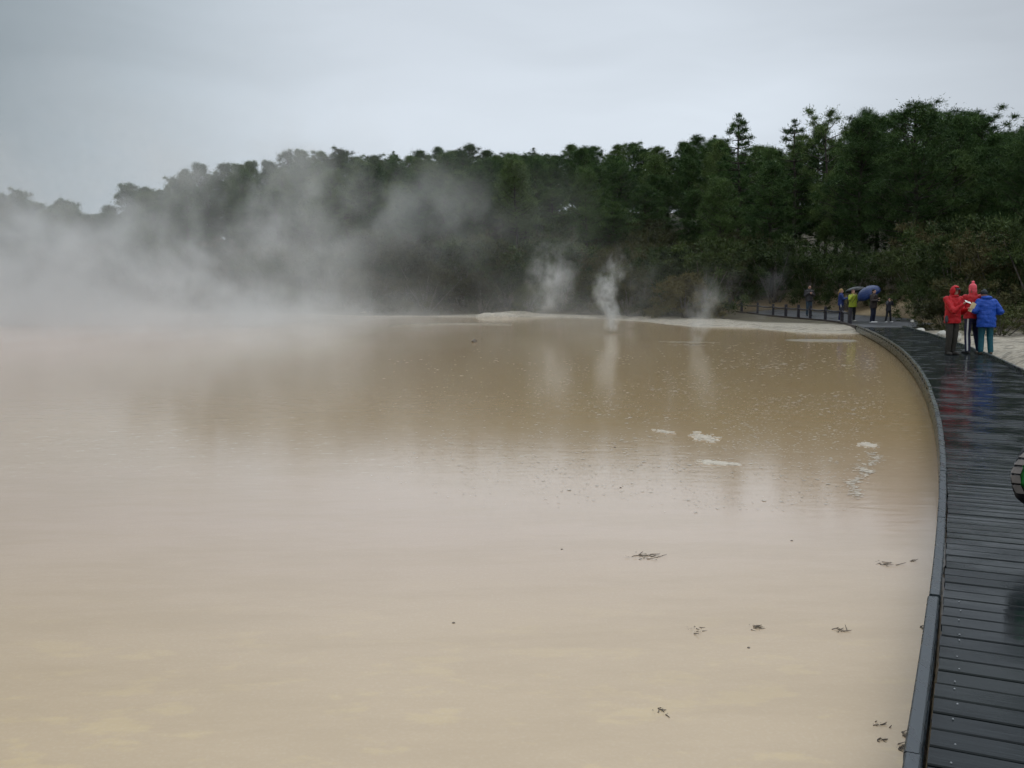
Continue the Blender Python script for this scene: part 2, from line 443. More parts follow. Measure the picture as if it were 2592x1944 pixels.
# asphalt path sheet behind the fence
pv, pf = [], []
PY = np.arange(41.6, 86, .6); NPX = 22
def fence_x(y):
    if y < fy[0]:
        p0 = np.polyval(kc, min(y, 42.4)) + .1
        return float(np.interp(y, [41.6, fy[0]], [p0, fx[0] + .12]))
    return float(np.interp(y, fy, fx)) + .12
for y in PY:
    x0 = fence_x(y); x1 = x0 + float(np.interp(y, [41.6, 44, 48, 55, 65, 78, 86], [1.95, 2.9, 4.6, 5.8, 7.2, 8.5, 5]))
    for k in range(NPX + 1):
        t = k / NPX; x = x0 + (x1 - x0) * t
        pv.append((x, y, float(path_z(y)) * float(sm((x - np.interp(y, fy, fx) - .3) / 2.0)) + .012 * math.sin(x * 1.3 + y * .7) - .012))
n = NPX + 1
for j in range(len(PY) - 1):
    for k in range(NPX): pf.append([j * n + k, j * n + k + 1, (j + 1) * n + k + 1, (j + 1) * n + k])
tag(link('path', fromdata('path', pv, pf), M_ASPH, smooth=True), kind='structure')

# ------------------------------------------------------------------ boardwalk
bw = empty('boardwalk', (float(np.polyval(kc, 0)), 0, 0))
tag(bw, 'long curving boardwalk of wet dark planks with a low timber kerb along the pool', 'boardwalk')
def child(name, me, mat, parent=bw, smooth=False):
    o = link(name, me, mat, smooth=smooth); o.parent = parent; o.matrix_parent_inverse = parent_inv(parent); return o
def parent_inv(p):
    return (Matrix.Translation(p.location) @ Matrix.Rotation(p.rotation_euler.z, 4, 'Z')).inverted()
def build_deck():
    vs, fs, gr, tn = [], [], [], []
    s = 0.1; k = 0
    while s < DECK_L - .05:
        wd = .139 + rnd.uniform(-.002, .002)
        p, t, n = kpt(s + wd / 2); t = (t + n * rnd.uniform(-.003, .003)).normalized(); n = Vector((t.y, -t.x, 0))
        z = rnd.uniform(-.002, .002); cup = rnd.uniform(-.0008, .0012)
        o0 = .064 + rnd.uniform(-.004, .004); o1 = DECK_W - .03 + rnd.uniform(-.008, .008)
        tone = rnd.random() ** 2
        bevel = .005
        prof = [(-wd / 2, -.035), (-wd / 2, -bevel), (-wd / 2 + bevel, 0), (0, cup), (wd / 2 - bevel, 0), (wd / 2, -bevel), (wd / 2, -.035)]
        b = len(vs)
        for o in (o0, (o0 + o1) / 2, o1):
            bow = rnd.uniform(-.0015, .0015)
            for (a, h) in prof:
                q = p + n * o + t * (a + bow); vs.append((q.x, q.y, h + z)); gr.append((o, a + k * .37, k * 1.7)); tn.append(tone)
        m = len(prof)
        for j in range(2):
            for i in range(m - 1):
                fs.append([b + j * m + i, b + j * m + i + 1, b + (j + 1) * m + i + 1, b + (j + 1) * m + i])
        fs.append([b + i for i in range(m)]); fs.append([b + 2 * m + i for i in reversed(range(m))])
        gap = .011 + rnd.random() * .004 if s < 25 else .009
        s += wd + gap; k += 1
    me = fromdata('planks', vs, fs)
    a = me.attributes.new('grain', 'FLOAT_VECTOR', 'POINT'); a.data.foreach_set('vector', np.array(gr, np.float32).ravel())
    a = me.attributes.new('tone', 'FLOAT', 'POINT'); a.data.foreach_set('value', np.array(tn, np.float32))
    bm = bmesh.new(); bm.from_mesh(me); bmesh.ops.recalc_face_normals(bm, faces=bm.faces); bm.to_mesh(me); bm.free()
    return me
child('planks', build_deck(), M_DECK)
def sweep(s0, s1, o0, o1, z0, z1, step=.4, bevel=.006):
    bm = bmesh.new(); N = max(1, int((s1 - s0) / step)); prev = None
    prof = [(o0, z0), (o1, z0), (o1, z1 - bevel), (o1 - bevel, z1), (o0 + bevel, z1), (o0, z1 - bevel)]
    for i in range(N + 1):
        p, t, n = kpt(s0 + (s1 - s0) * i / N)
        cur = [bm.verts.new((p.x + n.x * o, p.y + n.y * o, z)) for o, z in prof]
        if prev:
            for a in range(len(prof)):
                c = (a + 1) % len(prof); bm.faces.new((prev[a], prev[c], cur[c], cur[a]))
        else: bm.faces.new(list(reversed(cur)))
        prev = cur
    bm.faces.new(prev)
    return bm
def merge(bms):
    out = bmesh.new()
    for b in bms:
        m = bpy.data.meshes.new('x'); b.to_mesh(m); b.free(); out.from_mesh(m); bpy.data.meshes.remove(m)
    return out
for side, (o0, o1) in (('left', (0.0, .052)), ('right', (DECK_W - .06, DECK_W))):
    s = .05
    while s < DECK_L - .3:
        e = min(s + 1.8, DECK_L - .02); h = rnd.uniform(-.005, .005)
        child('kerb_rail', frombm('kerb_rail', sweep(s, e - .016, o0 + h, o1 + h, .062 if side == 'left' else -.03, .112 + h - (.03 if side == 'right' else 0))), M_KERB)
        s = e
    s = .3
    while s < DECK_L - .2:
        if side == 'left': child('spacer_block', frombm('spacer_block', sweep(s, s + .30, o0 + .008, o1 - .006, .0, .0615, step=.3)), M_KERB)
        s += .9 if side == 'left' else 1.2
child('fascia_board', frombm('fascia_board', sweep(0, DECK_L, .008, .048, -.19, -.004)), M_KERB)
child('fascia_board', frombm('fascia_board', sweep(0, DECK_L, DECK_W - .04, DECK_W - .002, -.20, -.042)), M_KERB)
for o in (.5, 1.0, 1.5): child('bearer', frombm('bearer', sweep(0, DECK_L, o - .03, o + .03, -.20, -.0375)), M_KERB)
s = .5
while s < DECK_L:
    p, t, n = kpt(s); q = p + n * .12; pl = bmesh.new(); capsule(pl, (q.x, q.y, -.9), (q.x, q.y, -.22), .075, seg=10)
    child('pile', frombm('pile', pl), M_KERB)
    s += 2.4
# bright screw heads near the kerb on the nearest planks
s = .1 + .07
M_SCREW = plain('screw_metal', (.34, .35, .36), .4, .1, 20); 
for k in range(75):
    p, t, n = kpt(s)
    for o in ((.14,) if 6.5 < s < 11.2 else ()):
        sc = bmesh.new(); q = p + n * (o + rnd.uniform(-.008, .008)) + t * rnd.choice((-.035, .035))
        r = bmesh.ops.create_cone(sc, cap_ends=True, segments=8, radius1=.0042, radius2=.003, depth=.003)
        bmesh.ops.translate(sc, vec=(q.x, q.y, .0035), verts=r['verts'])
        child('screw_head', frombm('screw_head', sc), M_SCREW)
    s += .152

# ------------------------------------------------------------------ rope fence
fence = empty('rail_fence', (FENCE[-1][0], FENCE[-1][1], 0))
tag(fence, 'low fence of short dark square posts strung with a rail beside the asphalt path', 'fence')
M_POST = plain('dark_post', (.034, .032, .040), .5, .3, 12, bump=.3)
posts = []
for i, (x, y) in enumerate(FENCE):
    bm = bmesh.new(); h = .76 + rnd.uniform(-.02, .02); zb = 0.0
    box(bm, (x, y, (h - .15) / 2 + zb), (.14, .14, h + .15), Matrix.Rotation(rnd.uniform(-.2, .2), 3, 'Z'))
    bmesh.ops.bevel(bm, geom=bm.edges[:], offset=.012, segments=1)
    child('post', frombm('post', bm), M_POST, fence); posts.append((x, y, h))
bm = bmesh.new()
for a, b in zip(posts[:-1], posts[1:]):
    N = 8; pr = None
    for k in range(N + 1):
        t = k / N; p = Vector((a[0] * (1 - t) + b[0] * t, a[1] * (1 - t) + b[1] * t,   .56 - .05 * 4 * t * (1 - t)))
        if pr is not None: capsule(bm, pr, p, .042, seg=8)
        pr = p
child('rail', frombm('rail', bm), M_POST, fence)
bm = bmesh.new()
for a, b in zip(posts[:-1], posts[1:]):
    A = Vector((a[0] - .09, a[1], -.03)); B = Vector((b[0] - .09, b[1], -.03)); d = B - A
    box(bm, (A + B) / 2, (.05, d.length, .17), Matrix.Rotation(-math.atan2(d.x, d.y), 3, 'Z'))
p, t, n = kpt(DECK_L); A = Vector((p.x, p.y, -.03)); B = Vector((posts[-1][0] - .09, posts[-1][1], -.03)); d = B - A
box(bm, (A + B) / 2, (.05, d.length, .17), Matrix.Rotation(-math.atan2(d.x, d.y), 3, 'Z'))
child('edging_board', frombm('edging_board', bm), plain('edging', (.055, .042, .036), .6, .3, 9), fence)

# ------------------------------------------------------------------ pale mineral banks in the pool
def bank(name, label, cat, pts, hgt, mat, ragged=.12, dz=0):
    """irregular flat-topped slab outlined by (x, y) points, standing hgt above the water"""
    bm = bmesh.new(); P = []
    m = len(pts)
    for i in range(m):
        a = Vector((*pts[i], 0)); b = Vector((*pts[(i + 1) % m], 0))
        for k in range(6):
            q = a.lerp(b, k / 6); 
            d = (b - a); nrm = Vector((d.y, -d.x, 0)).normalized()
            q += nrm * mnoise.noise(q * 1.7) * ragged * d.length * .5; P.append(q)
    c = sum(P, Vector()) / len(P)
    rings = [(1.02, -.12), (1.0, .0), (.86, hgt * .55), (.6, hgt * .85), (.3, hgt)]
    prev = None
    for k, h in rings:
        cur = []
        for q in P:
            v = c + (q - c) * k; cur.append(bm.verts.new((v.x, v.y, WATER + dz + h + (mnoise.noise(v * 3) * hgt * .25 if h > 0 else 0))))
        if prev:
            for i in range(len(P)): bm.faces.new((prev[i], prev[(i + 1) % len(P)], cur[(i + 1) % len(P)], cur[i]))
        prev = cur
    bm.faces.new(prev)
    o = link(name, frombm(name, bm), mat, smooth=True)
    return tag(o, label, cat)
def ell(px0, px1, py, depth, z=WATER, n=7, bend=0):
    """outline of an islet spanning photo columns px0..px1 at row py, depth metres deep"""
    x0, y0 = ray(px0, py, z); x1, y1 = ray(px1, py, z); cx, rx = (x0 + x1) / 2, (x1 - x0) / 2
    return [(cx + rx * math.cos(2 * PI * i / n), y0 + depth * math.sin(2 * PI * i / n) + bend * math.cos(2 * PI * i / n) ** 2) for i in range(n)]
bank('mineral_islet', 'small pale rounded islet against the far shore left of the steam plumes', 'rock', ell(908, 952, 797, .8), .26, M_SINT)
bank('mineral_bank', 'low pale mound on the far waterline with a peaked top', 'rock bank', ell(1200, 1312, 803, 1.1, n=9), .30, M_SINT, .08)
def ribbon(name, label, cat, pts, w, hgt, mat):
    """a low ridge following world points with widths"""
    bm = bmesh.new(); prev = None; N = len(pts); fine = []
    for i in range(N - 1):
        for k in range(8): fine.append((Vector(pts[i]).lerp(Vector(pts[i + 1]), k / 8), (i + k / 8) / (N - 1)))
    fine.append((Vector(pts[-1]), 1.0))
    for j, (q, t) in enumerate(fine):
        a = fine[max(0, j - 1)][0]; b = fine[min(len(fine) - 1, j + 1)][0]; d = (b - a).normalized(); n = Vector((d.y, -d.x))
        ww = w * (math.sin(PI * min(.97, max(.03, t))) ** .6) * (1 + .6 * mnoise.noise(Vector((q.x, q.y, 1)) * 2.3)) + .01
        q = q + n * mnoise.noise(Vector((q.x * 1.5, q.y * 1.5, 4))) * w * .9; ww *= .75 + .5 * mnoise.noise(Vector((q.x * 4, q.y * 4, 8)))
        prof = [(-ww, -.06), (-ww * .8, .0), (0, hgt * (1 + .4 * mnoise.noise(Vector((q.x, q.y, 0)) * 4))), (ww * .8, 0), (ww, -.06)]
        cur = [bm.verts.new((q.x + n.x * o, q.y + n.y * o, WATER + h)) for o, h in prof]
        if prev:
            for i in range(4): bm.faces.new((prev[i], prev[i + 1], cur[i + 1], cur[i]))
        prev = cur
    return tag(link(name, frombm(name, bm), mat, smooth=True), label, cat)
ribbon('pale_reef', 'long thin pale crescent rim breaking the surface in front of the far mound', 'rock rim',
       [ray(a, b, WATER) for a, b in ((982, 826), (1060, 822), (1150, 820.5), (1230, 821), (1300, 823))], .26, .05, M_SINTW)
bank('mineral_shelf', 'flat pale shelf at water level in front of the knoll by the boardwalk', 'rock shelf', ell(1994, 2186, 863, .9, n=11, bend=.5), .035, M_SINTW, .9)
def flat_patch(name, label, cat, px, py, wpx, dpx, mat, n=30, seed=0, group=None):
    """raft of froth: many overlapping irregular flakes joined in one mesh"""
    r = random.Random(seed); bm = bmesh.new(); n *= 5
    for i in range(n):
        t = .5 + max(-.62, min(.62, r.gauss(0, .26))); a = px + (t - .5) * wpx; b = py + r.gauss(0, .28) * dpx + (t - .5) * dpx * r.choice((.6, 1))
        x, y = ray(a, b, WATER); rr = r.uniform(.006, .032) * wpx / 50
        m = r.randint(5, 8); vs = []
        for k in range(m):
            th = 2 * PI * k / m; q = rr * r.uniform(.5, 1.2)
            vs.append((x + q * math.cos(th) * 1.6, y + q * math.sin(th) * 1.1))
        lo = [bm.verts.new((*v, WATER - .004)) for v in vs]; hi = [bm.verts.new((*(Vector(v).lerp(Vector((x, y)), .25)), WATER + .005 + i * .00004)) for v in vs]
        for k in range(m): bm.faces.new((lo[k], lo[(k + 1) % m], hi[(k + 1) % m], hi[k]))
        bm.faces.new(hi)
    o = link(name, frombm(name, bm), mat); return tag(o, label, cat, group)
flat_patch('foam_raft', 'pale foam raft with pointed right end, larger of the pair at mid pool', 'foam', 1782, 1108, 56, 14, M_FOAM, 34, 1)
flat_patch('foam_raft', 'narrow double-banded foam raft left of the larger pale one', 'foam', 1680, 1093, 42, 6, M_FOAM, 20, 2)
flat_patch('foam_raft', 'thin foam raft along the edge of the sky reflection', 'foam', 1815, 1172, 80, 8, M_FOAM, 22, 3)
flat_patch('foam_raft', 'bright foam tuft at the head of the zigzag streak', 'foam', 2200, 1127, 42, 8, M_FOAM, 20, 4)
flat_patch('foam_streak', 'short bright streak of scum on the water at the foot of the right plume', 'foam', 1755, 873.5, 96, 2.4, M_SINTW, 14, 6)
flat_patch('foam_streak', 'thin pale streak of scum just behind the foot of the right plume', 'foam', 1748, 866, 120, 2.2, M_SINTW, 15, 7)
flat_patch('foam_streak', 'faint pale line of scum at the foot of the tallest plume', 'foam', 1548, 846, 50, 1.2, M_SINTW, 8, 8)
def zig():
    pts = [(2195, 1143), (2222, 1158), (2215, 1172), (2172, 1180), (2190, 1192), (2205, 1197), (2170, 1215), (2155, 1228), (2165, 1245), (2175, 1262)]
    r = random.Random(5); bm = bmesh.new()
    for i in range(len(pts) - 1):
        for k in range(40):
            t = r.random(); a = pts[i][0] * (1 - t) + pts[i + 1][0] * t + r.gauss(0, 9); b = pts[i][1] * (1 - t) + pts[i + 1][1] * t + r.gauss(0, 2.2)
            x, y = ray(a, b, WATER); rr = r.uniform(.004, .018); m = r.randint(4, 7)
            vs = [(x + rr * r.uniform(.5, 1.4) * math.cos(2 * PI * j / m) * 1.5, y + rr * r.uniform(.5, 1.2) * math.sin(2 * PI * j / m)) for j in range(m)]
            hi = [bm.verts.new((*v, WATER + .004 + .00002 * (i * 40 + k))) for v in vs]; bm.faces.new(hi)
    return tag(link('foam_streak', frombm('foam_streak', bm), M_FOAM), 'broken zigzag streak of foam drifting near the boardwalk', 'foam')
zig()
def specks():
    vs, fs = [], []
    r = random.Random(9)
    def one(x, y, rr, k):
        m = r.randint(4, 6); b = len(vs)
        for j in range(m):
            th = 2 * PI * j / m; q = rr * r.uniform(.6, 1.3); vs.append((x + q * math.cos(th) * 1.3, y + q * math.sin(th), WATER + .003 + (k % 60) * .00008))
        fs.append(list(range(b, b + m)))
    for k in range(9000):
        a = r.betavariate(2.2, 1.3) * 1500 + 900
        b = 880 + r.betavariate(1.5, 1.8) * 420
        if mnoise.noise(Vector((a * .006, b * .02, 3))) + r.uniform(-.5, .35) < -.1: continue
        x, y = ray(a, b, WATER)
        if sdist(x, y) > -1.6: continue
        one(x, y, r.uniform(.005, .015) * y / 12 * (1.8 if r.random() < .08 else 1), k)
    for k in range(260):
        a = r.uniform(1800, 2230); b = r.uniform(868, 935); x, y = ray(a, b, WATER)
        if sdist(x, y) > -1.4: continue
        one(x, y, r.uniform(.012, .045), k)
    return tag(link('foam_specks', fromdata('foam_specks', vs, fs), M_FOAM), 'scattered specks of pale froth drifting across the brown pool', 'foam', kind='stuff')
specks()

# ------------------------------------------------------------------ drifting debris
M_TWIG = plain('wet_twig', (.14, .11, .08), .6, .4, 20)
M_DLEAF = plain('dead_leaf', (.24, .19, .13), .6, .4, 20)
def debris(px, py, wpx, label, seed, n=10, name='twig_clump', cat='floating twigs'):
    r = random.Random(seed); x, y = ray(px, py, WATER); sz = wpx / FPX * math.hypot(y, 1.8)
    o = empty(name, (x, y, WATER)); tag(o, label, cat)
    bm = bmesh.new()
    for i in range(n):
        a = Vector((r.gauss(0, .22) * sz, r.gauss(0, .25) * sz, .002)); th = r.gauss(0, .7); L = sz * r.uniform(.15, .5)
        b = a + Vector((math.cos(th) * L, math.sin(th) * L, r.uniform(-.3, .6) * min(L, .03)))
        capsule(bm, a, b, .0028, .0015, seg=5)
    link('twigs', frombm('twigs', bm), M_TWIG, o)
    bm = bmesh.new()
    for i in range(n * 2):
        a = Vector((r.gauss(0, .2) * sz, r.gauss(0, .22) * sz, .004 + r.random() * .008)); q = sz * r.uniform(.03, .08)
        m = Matrix.Rotation(r.uniform(0, 6.3), 3, 'Z') @ Matrix.Rotation(r.uniform(-.7, .7), 3, 'X')
        vs = [bm.verts.new(a + m @ Vector(p) * q) for p in ((-1, 0, 0), (0, -.5, .1), (1, 0, 0), (0, .5, .1))]
        bm.faces.new(vs[:3]); bm.faces.new((vs[0], vs[2], vs[3]))
    link('leaves', frombm('leaves', bm), M_DLEAF, o)
    return o
debris(1628, 1411, 75, 'spread-out dark twig clump farthest from the camera among those drifting', 1, 12)
debris(2234, 1428, 60, 'faint twig clump drifting left of the boardwalk, beside a tan patch', 2, 7)
debris(1765, 1598, 52, 'long thin twig with a leafy tuft at each end, leftmost of its row', 3, 5)
debris(1918, 1590, 44, 'dense leafy twig clump in the middle of its row of three', 4, 12)
debris(2127, 1597, 34, 'compact dark twig clump, rightmost of its row of three', 5, 11)
debris(2336, 1590, 24, 'small brown tuft snagged against the kerb at mid distance', 6, 9)
debris(1672, 1800, 50, 'pale wet twig clump low in the middle of the pool', 7, 6)
debris(2222, 1838, 36, 'faint twigs drifting near the kerb in the bottom corner', 8, 6)
debris(2228, 1874, 26, 'small dark sprig closest to the bottom twigs', 9, 8)
debris(2290, 1862, 26, 'upper of two leafy tufts caught on the near kerb', 10, 12)
debris(2286, 1898, 34, 'lower and larger leafy tuft caught on the near kerb', 11, 16)
debris(2312, 1421, 22, 'tiny dark sprig beside the kerb, level with the far twigs', 12, 6)
def pebble(px, py, rpx, label):
    x, y = ray(px, py, WATER); r = rpx / FPX * math.hypot(y, 1.8)
    bm = bmesh.new(); bmesh.ops.create_icosphere(bm, subdivisions=2, radius=r)
    for v in bm.verts: v.co *= 1 + .3 * mnoise.noise(v.co / r * 1.4 + Vector((px, py, 0)))
    for v in bm.verts: v.co.z *= .7
    o = link('floating_cone', frombm('c', bm), M_TWIG); o.location = (x, y, WATER); tag(o, label, 'floating debris')
pebble(2004, 1369, 3.2, 'round dark cone floating alone between twig clump and boardwalk')
pebble(1556, 1133, 3, 'black speck afloat at the edge of the forest reflection')
pebble(1571, 1235, 3, 'grey floating cone below the edge of the forest reflection')
pebble(1422, 1391, 3, 'small grey cone left of the farthest twig clump')
pebble(1148, 1577, 4, 'lone grey speck floating in the open middle water')
pebble(1895, 1640, 4, 'brown cone just below the row of three twig clumps')
def rock(name, label, x, y, z, s, mat, seed, cat='rock'):
    bm = bmesh.new(); bmesh.ops.create_icosphere(bm, subdivisions=3, radius=1)
    off = Vector((seed * 3.1, seed, 0))
    for v in bm.verts:
        c = v.co.copy(); v.co *= 1 + .35 * mnoise.noise(c * 1.3 + off) + .12 * mnoise.noise(c * 3.5 + off)
        v.co = Vector((v.co.x * s[0], v.co.y * s[1], max(v.co.z, -.35) * s[2]))
    o = link(name, frombm(name, bm), mat, smooth=False); o.location = (x, y, z); return tag(o, label, cat)
x, y = ray(1200, 866, WATER); rock('stone', 'small dark stone poking out of the far water', x, y, WATER + .02, (.09, .12, .09), M_TWIG, 2)
M_ROCK = plain('pale_rock', (.50, .48, .43), .8, .2, 6, bump=.5)
def rock_px(label, px, py, wpx, hpx, seed, z=-.02):
    x, y = ray(px, py, z); k = math.hypot(x, y) / FPX
    rock('pale_rock', label, x, y + .1, z + .06 * hpx * k, (wpx * k / 2, wpx * k / 2.2, hpx * k * .72), M_ROCK, seed)
rock_px('flat white rock lying by the far right edge of the boardwalk', 2332, 838, 25, 8, 1)
rock_px('angular white rock behind the man in the red hood', 2388, 850, 24, 16, 2)
rock_px('white rock seen between the legs of the two people in red', 2427, 858, 16, 20, 3)
rock_px('low white stone beside the boardwalk left of the angular rock', 2376, 848, 12, 5, 4)
rock_px('small pale stone glimpsed behind the walkers in navy and teal trousers', 2474, 866, 10, 14, 5)
rock_px('tiny pale stone under the dark shrub behind the boardwalk', 2311, 815, 8, 7, 6, .15)

# ------------------------------------------------------------------ trees and shrubs
def soup(name, centers, radii, per, L, W, up=.3, seed=1, spread=1.0, flat=.8):
    """needle/leaf clumps: for every tuft, `per` small triangles spread through a ball"""
    r = np.random.RandomState(seed); n = len(centers)
    C = np.repeat(np.array(centers, float), per, 0); R = np.repeat(np.array(radii, float), per)
    d = r.normal(size=(n * per, 3)); d /= np.linalg.norm(d, axis=1)[:, None]
    rad = R * np.clip(np.abs(r.normal(0, .62, n * per)), .05, 1.6) * spread
    base = C + d * rad[:, None] * np.array([1, 1, flat])
    axis_ = d + np.array([0, 0, up]) + r.normal(size=d.shape) * .45; axis_ /= np.linalg.norm(axis_, axis=1)[:, None]
    side = np.cross(axis_, r.normal(size=d.shape)); side /= np.linalg.norm(side, axis=1)[:, None]
    l = L * r.uniform(.6, 1.4, n * per)[:, None]; w_ = W * r.uniform(.6, 1.4, n * per)[:, None]
    v = np.empty((n * per * 3, 3)); v[0::3] = base - side * w_ / 2; v[1::3] = base + side * w_ / 2; v[2::3] = base + axis_ * l
    N = n * per
    me = bpy.data.meshes.new(name)
    me.vertices.add(N * 3); me.loops.add(N * 3); me.polygons.add(N)
    me.vertices.foreach_set('co', v.ravel()); me.loops.foreach_set('vertex_index', np.arange(N * 3))
    me.polygons.foreach_set('loop_start', np.arange(0, N * 3, 3)); me.polygons.foreach_set('loop_total', np.full(N, 3))
    me.update(calc_edges=True)
    tint = np.repeat(np.clip(np.repeat(r.uniform(0, 1, n), per) * .7 + r.uniform(0, .3, N), 0, 1), 3)
    a = me.attributes.new('tint', 'FLOAT', 'POINT'); a.data.foreach_set('value', tint.astype(np.float32))
    return me
def limb(bm, pts, r0, r1, seg=7):
    for i in range(len(pts) - 1):
        t0, t1 = i / (len(pts) - 1), (i + 1) / (len(pts) - 1)
        capsule(bm, pts[i], pts[i + 1], r0 + (r1 - r0) * t0, r0 + (r1 - r0) * t1, seg)
def make_pine(seed, H=12.0, kind='domed', crown0=.24, width=2.6, per=46):
    r = random.Random(seed); root = empty('pine_tree'); bm = bmesh.new()
    top = []; x = y = 0
    for k in range(7):
        top.append(Vector((x, y, H * .97 * k / 6))); x += r.gauss(0, .10); y += r.gauss(0, .10)
    limb(bm, top, .17, .04, 8)
    C, R = [], []
    def prof(t):      # crown radius by height fraction inside the crown
        if kind == 'cone': return (1 - t) ** .8 * 1.0 + .06
        if kind == 'open': return (.45 + .75 * math.sin(PI * min(1, t * .9 + .12)))
        return max(.09, (1 - max(0, t - .22) / .80) ** .80 if t > .25 else .62 + 1.5 * t)
    z = crown0 * H; dz = .50 if kind != 'open' else .8
    while z < H * .98:
        t = (z - crown0 * H) / (H * (1 - crown0)); rad = width * prof(t)
        nb = {'cone': 5, 'open': 3}.get(kind, 5)
        ph = r.uniform(0, 6.3)
        for b in range(nb):
            a = ph + 2 * PI * b / nb + r.gauss(0, .25); ln = rad * r.uniform(.6, 1.15)
            rise = ln * (.25 + .65 * t + r.uniform(-.12, .25)) if kind != 'cone' else ln * r.uniform(-.05, .35)
            k = int(z / (H * .97) * 6); c0 = top[min(6, k)].copy(); c0.z = z
            p1 = c0 + Vector((math.cos(a), math.sin(a), 0)) * ln * .55 + Vector((0, 0, rise * .35))
            p2 = c0 + Vector((math.cos(a), math.sin(a), 0)) * ln + Vector((0, 0, rise))
            limb(bm, [c0, p1, p2], .045, .012, 5)
            ts = (.55, 1.0) if ln > 1.2 else (1.0,)
            if kind == 'open': ts = (.7, 1.0)
            for q in ts:
                p = (c0.lerp(p1, q / .55) if q < .55 else p1.lerp(p2, (q - .55) / .45)) + Vector((r.gauss(0, .13), r.gauss(0, .13), r.gauss(.05, .1)))
                C.append(p); R.append(r.uniform(.36, .66) * (1.0 - .12 * t) * (1.0 if kind != 'cone' else .65))
                if kind == 'domed' and r.random() < .35:
                    C.append(p + Vector((r.gauss(0, .4), r.gauss(0, .4), r.uniform(.1, .5)))); R.append(r.uniform(.35, .6))
        z += dz * r.uniform(.75, 1.25) * (.72 if t > .6 and kind == 'domed' else 1)
    C.append(Vector((top[-1].x, top[-1].y, H))); R.append(.35)
    if kind == 'cone':
        C.append(Vector((top[-1].x, top[-1].y, H + .35))); R.append(.2)
    link('trunk', frombm('trunk', bm), M_BARK, root)
    link('crown', soup('crown', C, R, int(per * (4.6 if H < 13 else 5.6)), .16 if H < 13 else .135, .044 if H < 13 else .038, .75, seed, flat=.85), M_PINE, root)
    root['h'] = H; root['cat'] = 'pine tree'
    return root
def make_shrub(seed, H=4.0, W=2.3, green=False, per=125, ntuft=110, base=.0, L=.13, Wd=.05):
    r = random.Random(seed); root = empty('shrub'); bm = bmesh.new(); C, R = [], []
    lobes = [(r.gauss(0, W * .38), r.gauss(0, W * .38), r.uniform(.50, .78) * H, r.uniform(.34, .52) * W) for _ in range(7)]
    lobes.append((0, 0, H * .72, W * .5))
    for (lx, ly, lz, lr) in lobes:
        limb(bm, [Vector((r.gauss(0, .12), r.gauss(0, .12), -.3)), Vector((lx * .45, ly * .45, lz * .45)), Vector((lx, ly, lz))], .055, .015, 5)
    for i in range(ntuft):
        if r.random() < .26:       # low skirt
            a = r.uniform(0, 6.3); q = W * r.uniform(.55, 1.0); C.append(Vector((q * math.cos(a), q * math.sin(a), H * r.uniform(base + .05, .45)))); R.append(r.uniform(.25, .45))
            continue
        lx, ly, lz, lr = r.choice(lobes)
        d = Vector((r.gauss(0, 1), r.gauss(0, 1), r.gauss(.25, 1))).normalized()
        C.append(Vector((lx, ly, lz)) + Vector((d.x * lr, d.y * lr, d.z * lr * .8)) * r.uniform(.7, 1.1)); R.append(r.uniform(.22, .46))
    link('stems', frombm('stems', bm), M_BARKP, root)
    link('crown', soup('crown', C, R, per, L, Wd, .5, seed), M_MANG if green else M_MAN, root)
    root['h'] = max(c.z for c in C) + .15; root['cat'] = 'shrub'
    return root
PINES = [make_pine(1), make_pine(2, width=2.6), make_pine(3, crown0=.38, width=2.2), make_pine(4, crown0=.2, width=2.5)]
CONE = make_pine(5, kind='cone', crown0=.15, width=3.0, per=40)
CONE2 = make_pine(8, kind='cone', crown0=.25, width=2.5, per=36)
OPEN = make_pine(6, kind='open', crown0=.5, width=2.4, per=60)
BIG = [make_pine(7, H=14, crown0=.28, width=3.0), make_pine(9, H=14, crown0=.3, width=2.7)]
SHR = [make_shrub(21), make_shrub(26, W=2.4, green=True), make_shrub(22, green=True), make_shrub(23, W=2.7), make_shrub(24, H=4.4, green=True), make_shrub(25, H=3.4, W=2.6)]
used = set()
def put(proto, x, y, z, hgt, wid, label, group=None, name=None, rz=None):
    s = hgt / proto['h']
    if proto.name in used:
        o = proto.copy(); COL.objects.link(o)
        for ch in proto.children:
            c = ch.copy(); COL.objects.link(c); c.parent = o
    else: o = proto; used.add(proto.name)
    if name: o.name = name
    o.location = (x, y, z); o.scale = (wid, wid, s); o.rotation_euler = (rnd.gauss(0, .02), rnd.gauss(0, .02), rnd.uniform(0, 6.28) if rz is None else rz)
    tag(o, label, proto['cat'], group)
    return o
SKY = [(0, 415), (40, 408), (80, 435), (115, 428), (150, 430), (200, 458), (240, 443), (280, 391), (310, 400), (345, 410), (370, 383), (400, 365), (430, 352), (460, 375), (490, 350),
       (520, 352), (545, 344), (575, 345), (610, 325), (650, 322), (690, 323), (740, 320), (775, 335), (810, 333), (860, 327), (905, 322), (940, 316), (980, 320), (1020, 311), (1060, 322), (1100, 328), (1150, 320),
       (1195, 330), (1240, 309), (1280, 312), (1335, 308), (1370, 306), (1410, 312), (1440, 325), (1480, 303), (1510, 291), (1545, 293), (1640, 312),
       (1740, 300), (1780, 268), (1830, 268), (1870, 238), (1900, 250), (1935, 242), (1980, 232), (2030, 238), (2065, 240), (2100, 236), (2128, 250), (2150, 300), (2180, 285), (2212, 277), (2270, 268), (2340, 262), (-60, 420), (-140, 410)]
SKY = [(a * 1.1718, b * 1.1718) for a, b in SKY]
DR = lambda px: float(np.interp(px, [0, 500, 900, 1500, 1800, 2000, 2200, 2592], [104, 112, 124, 122, 108, 92, 80, 72]))
placed = []
def zone(px):
    return 'left, half hidden by steam' if px < 820 else ('middle' if px < 1650 else 'right')
